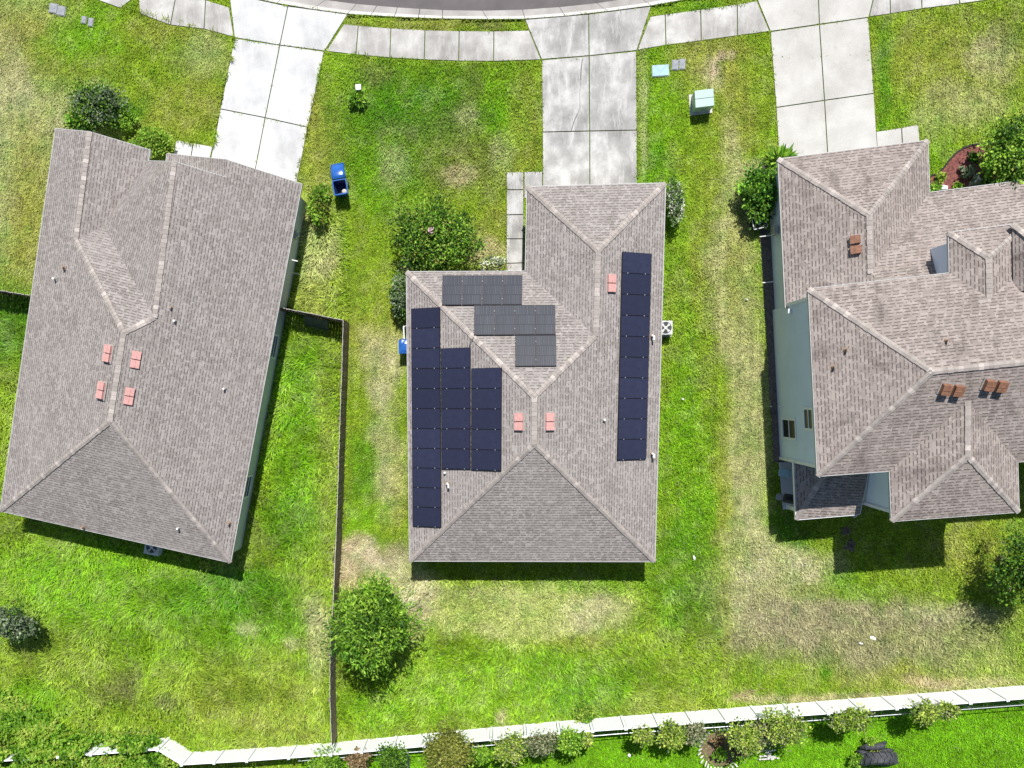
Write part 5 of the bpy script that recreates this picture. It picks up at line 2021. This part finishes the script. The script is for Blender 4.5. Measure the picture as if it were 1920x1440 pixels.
c = at(1644, 1424, .3)
tyre((c[0], c[1], .3), .66, .28, 'upright lower tractor tyre with chunky tread cut by the bottom edge', math.radians(62), .05)
for pts, lab in ((((1607, 1408, .25), (1616, 1412, .38), (1627, 1415, .4), (1637, 1417, .3)), 'left curled strip of cut tractor tyre lying like a petal'),
                 (((1612, 1402, .3), (1626, 1400, .45), (1642, 1401, .5), (1654, 1397, .5), (1661, 1391, .4)), 'upper long strip of cut tractor tyre lying like a petal'),
                 (((1640, 1416, .35), (1652, 1411, .48), (1664, 1408, .45), (1675, 1407, .3)), 'right curled strip of cut tractor tyre lying like a petal')):
    w_ = [at(*q) for q in pts]
    o = thing('tractor_tyre', (w_[1][0], w_[1][1], .1), lab, 'tyre', 'cut tractor tyres on the neighbour lawn')
    k = len(w_)
    mb = MB()
    mb.smooth = True
    mb.tube(w_, [.07] + [.17] * (k - 2) + [.06], 12)
    mb.build('casing', M['tyre'], o)
    for i_ in range(1, 6):
        f_ = i_ / 6 * (k - 1)
        a_ = w_[int(f_)] + (w_[min(k - 1, int(f_) + 1)] - w_[int(f_)]) * (f_ - int(f_))
        mb = MB()
        mb.box((a_[0], a_[1], a_[2] + .13), .05, .2, .05, .5)
        mb.build('tread_lug', M['tyre'], o)
plant('weed', pc(1638, 1412, .5), (.28, .25, .3), 'yellow', 260, .07, 'pale weed growing in the middle of the cut tractor tyres', 'weed', clumps=8, trunk=.01)
plant('weed', pc(1605, 1425, .4), (.45, .6, .35), 'bright', 900, .06, 'green weed clump at the left side of the cut tractor tyres', 'weed', clumps=18, trunk=.01)
plant('weed', pc(1630, 1390, .3), (.5, .28, .3), 'bright', 700, .06, 'green weed clump behind the cut tractor tyres', 'weed', clumps=16, trunk=.01)

# ring of white slats round a small planting
c = at(1350, 1404)
o = thing('slatted_ring', c, 'broken ring of white weathered slats round a small planting on the neighbour lawn', 'planter')
rnd = random.Random(8)
for k in range(34):
    a = 2 * math.pi * k / 34
    if 0.1 < a < .55 or 5.6 < a < 6.2:
        continue
    mb = MB()
    r = .95 + rnd.uniform(-.06, .06)
    x, y = c[0] + r * math.cos(a) * 1.0, c[1] + r * math.sin(a) * 1.1
    dz = rnd.uniform(.18, .36)
    ux, uy = math.cos(a), math.sin(a)
    p0, p1 = np.array([x, y, .02]), np.array([x + ux * .22, y + uy * .22, dz])
    tt = np.array([-uy, ux, 0]) * .035
    nn = np.array([ux * .02, uy * .02, -.02])
    mb.hexa([p0 - tt - nn, p1 - tt - nn, p1 + tt - nn, p0 + tt - nn], [p0 - tt, p1 - tt, p1 + tt, p0 + tt])
    mb.build('slat', M['slat'], o)
mb = MB()
mb.lathe((c[0], c[1], .0), [(1.0, .0), (.95, .05), (.5, .09), (0, .1)], 22)
mb.build('soil_bed', M['terracotta'], o)
plant('garden_plant', pc(1352, 1415, .5), (.36, .45, .4), 'bright', 900, .07, 'bright green plant inside the broken slatted ring', 'plant', clumps=16, trunk=.015)
plant('garden_plant', pc(1344, 1390, .4), (.45, .3, .3), 'red', 700, .06, 'dry reddish brown plant inside the broken slatted ring', 'plant', clumps=16, trunk=.015)
c = at(1388, 1402)
o = thing('timber_box', c, 'brown timber box beneath the sapling beside the slatted ring', 'box')
mb = MB()
for s in (-1, 1):
    mb.box((c[0], c[1] + s * .3, 0), .7, .05, .3, -.1)
    mb.box((c[0] + s * .33, c[1], 0), .05, .56, .3, -.1)
mb.box((c[0], c[1], 0), .62, .56, .18, -.1)
mb.build('frame', M['terracotta'], o)
c = at(1440, 1414)
o = thing('slat_pile', c, 'small heap of loose white slats right of the slatted ring', 'pile')
for k in range(9):
    mb = MB()
    mb.box((c[0] + rnd.uniform(-.3, .3), c[1] + rnd.uniform(-.22, .22), .02 + .025 * k), rnd.uniform(.5, .85), .06, .02, .15 + rnd.uniform(-.35, .35))
    mb.build('slat', M['slat'], o)
c = at(1180, 1416, .08)
o = thing('ball', (c[0], c[1], 0), 'small pale ball lying on the bright neighbour lawn', 'ball')
mb = MB()
mb.smooth = True
mb.lathe((c[0], c[1], .0), [(.001, 0)] + [(.1 * math.sin(t), .1 - .1 * math.cos(t)) for t in np.linspace(.3, math.pi - .3, 8)] + [(.001, .2)], 14)
mb.build('shell', M['stone'], o)

# fallen branches, litter, stone, soil heaps
o = thing('fallen_branch', at(1395, 1303), 'dry brown fallen branch on the grass near the white fence', 'branch')
mb = MB()
rnd = random.Random(21)
root = at(1362, 1312)
main = [root + [0, 0, .04], at(1385, 1306, .1), at(1405, 1297, .14), at(1428, 1291, .1)]
mb.tube(main, [.035, .03, .02, .01], 6)
for k in range(16):
    i = rnd.randrange(1, 4)
    s = main[i] + np.array([rnd.uniform(-.3, .3), rnd.uniform(-.1, .1), 0])
    e = s + np.array([rnd.uniform(-.5, .6), rnd.uniform(-.35, .4), rnd.uniform(-.05, .15)])
    mb.tube([s, (s + e) / 2 + [0, 0, .04], e], [.014, .01, .005], 5)
mb.build('twigs', M['deadwood'], o, merge=False)
for (x, y, w, d, lab) in ((1635, 1195, .26, .2, 'larger white scrap of litter on the dry back lawn'), (1612, 1205, .24, .08, 'smaller white scrap of litter on the dry back lawn'), (1301, 1045, .12, .24, 'white scrap on the grass east of the middle house rear corner'),
                          (1279.5, 748, .14, .1, 'tiny white scrap on the grass east of the middle house solar panels'), (1398, 561.5, .2, .06, 'thin white scrap on the dry strip beside the right house'), (973, 1319, .08, .12, 'tiny white scrap on the long back grass near the white fence'),
                          (1444, 762, .1, .06, 'white tag in the shade beside the right house wall')):
    c = at(x, y)
    o = thing('litter', (c[0], c[1], .1), lab, 'litter', 'scraps of litter on the grass')
    mb = MB()
    G_ = [[(c[0] + (i - 1.5) * w / 3, c[1] + (j - 1.5) * d / 3, .13 + .04 * math.sin(i * 2.1 + j * 1.3 + x)) for i in range(4)] for j in range(4)]
    for j in range(3):
        for i in range(3):
            if (i, j) in ((0, 0), (2, 2)):
                continue
            mb.face([G_[j][i], G_[j][i + 1], G_[j + 1][i + 1], G_[j + 1][i]])
    mb.build('paper', M['litter'], o)
c = at(1769, 352)
o = thing('white_stone', c, 'white angular stone in the mulch bed near the wall corner', 'stone')
mb = MB()
mb.hexa([(c[0] + x, c[1] + y, .0) for x, y in ((-.2, -.12), (.18, -.14), (.22, .08), (-.12, .15))], [(c[0] + x, c[1] + y, z) for x, y, z in ((-.14, -.08, .16), (.12, -.1, .2), (.15, .05, .14), (-.06, .1, .18))])
mb.build('block', M['litter'], o, bevel=.03)
for (x, y, r, lab) in ((1586, 995, .2, 'upper dark soil heap in the shade behind the right house'), (1594, 1023, .27, 'lower greyish soil heap in the shade behind the right house')):
    c = at(x, y)
    o = thing('soil_heap', c, lab, 'soil heap', 'soil heaps behind the right house')
    mb = MB()
    mb.smooth = True
    n = 18
    R_ = []
    for (k, z) in ((1.25, .0), (.95, .1), (.6, .2), (.25, .22), (.05, .16)):
        R_.append([(c[0] + r * k * math.cos(2 * math.pi * j / n) * (1 + .2 * math.sin(j * 2.3 + x)), c[1] + r * k * math.sin(2 * math.pi * j / n) * (1 + .2 * math.cos(j * 1.7)), z + .03 * math.sin(j * 3.1 + k * 9)) for j in range(n)])
    for i in range(len(R_) - 1):
        for j in range(n):
            mb.face([R_[i][j], R_[i][(j + 1) % n], R_[i + 1][(j + 1) % n], R_[i + 1][j]])
    mb.face(R_[-1])
    mb.build('heap', M['soil'], o)

# ------------------------------------------------------------------ light, sky, camera
sd = np.array([-SUNX, -SUNY, 1.0])
sd /= np.linalg.norm(sd)
elev = math.asin(sd[2])
az = math.atan2(sd[0], sd[1])             # from north (+Y), clockwise
w = bpy.data.worlds.new('World')
S.world = w
w.use_nodes = True
nt = w.node_tree
sky = nt.nodes.new('ShaderNodeTexSky')
sky.sky_type = 'NISHITA'
sky.sun_disc = False
sky.sun_elevation = elev
sky.sun_rotation = az
sky.air_density = 1.0
sky.dust_density = .6
bg = nt.nodes['Background']
bg.inputs['Strength'].default_value = .075
nt.links.new(sky.outputs[0], bg.inputs['Color'])
sun = bpy.data.lights.new('sun', 'SUN')
sun.energy = 5.0
sun.angle = math.radians(.5)
sun.color = (1, .975, .94)
so = bpy.data.objects.new('sun', sun)
COL.objects.link(so)
so.rotation_euler = Vector(-sd).to_track_quat('-Z', 'Y').to_euler()
so.location = (0, 30, 60)

cam = bpy.data.cameras.new('camera')
cam.sensor_fit = 'HORIZONTAL'
cam.sensor_width = 36
cam.lens = 36 * FPX / 1920
cam.shift_x = (960 - CX) / 1920
cam.shift_y = (CY - 720) / 1920
cam.clip_end = 2000
co = bpy.data.objects.new('camera', cam)
COL.objects.link(co)
mtx = Matrix([list(r) for r in ROT]).to_4x4()
mtx.translation = Vector((0, 0, H))
co.matrix_world = mtx
S.camera = co

vs = S.view_settings
vs.view_transform = 'Standard'
vs.look = 'None'
vs.exposure = 0.34
vs.gamma = 1
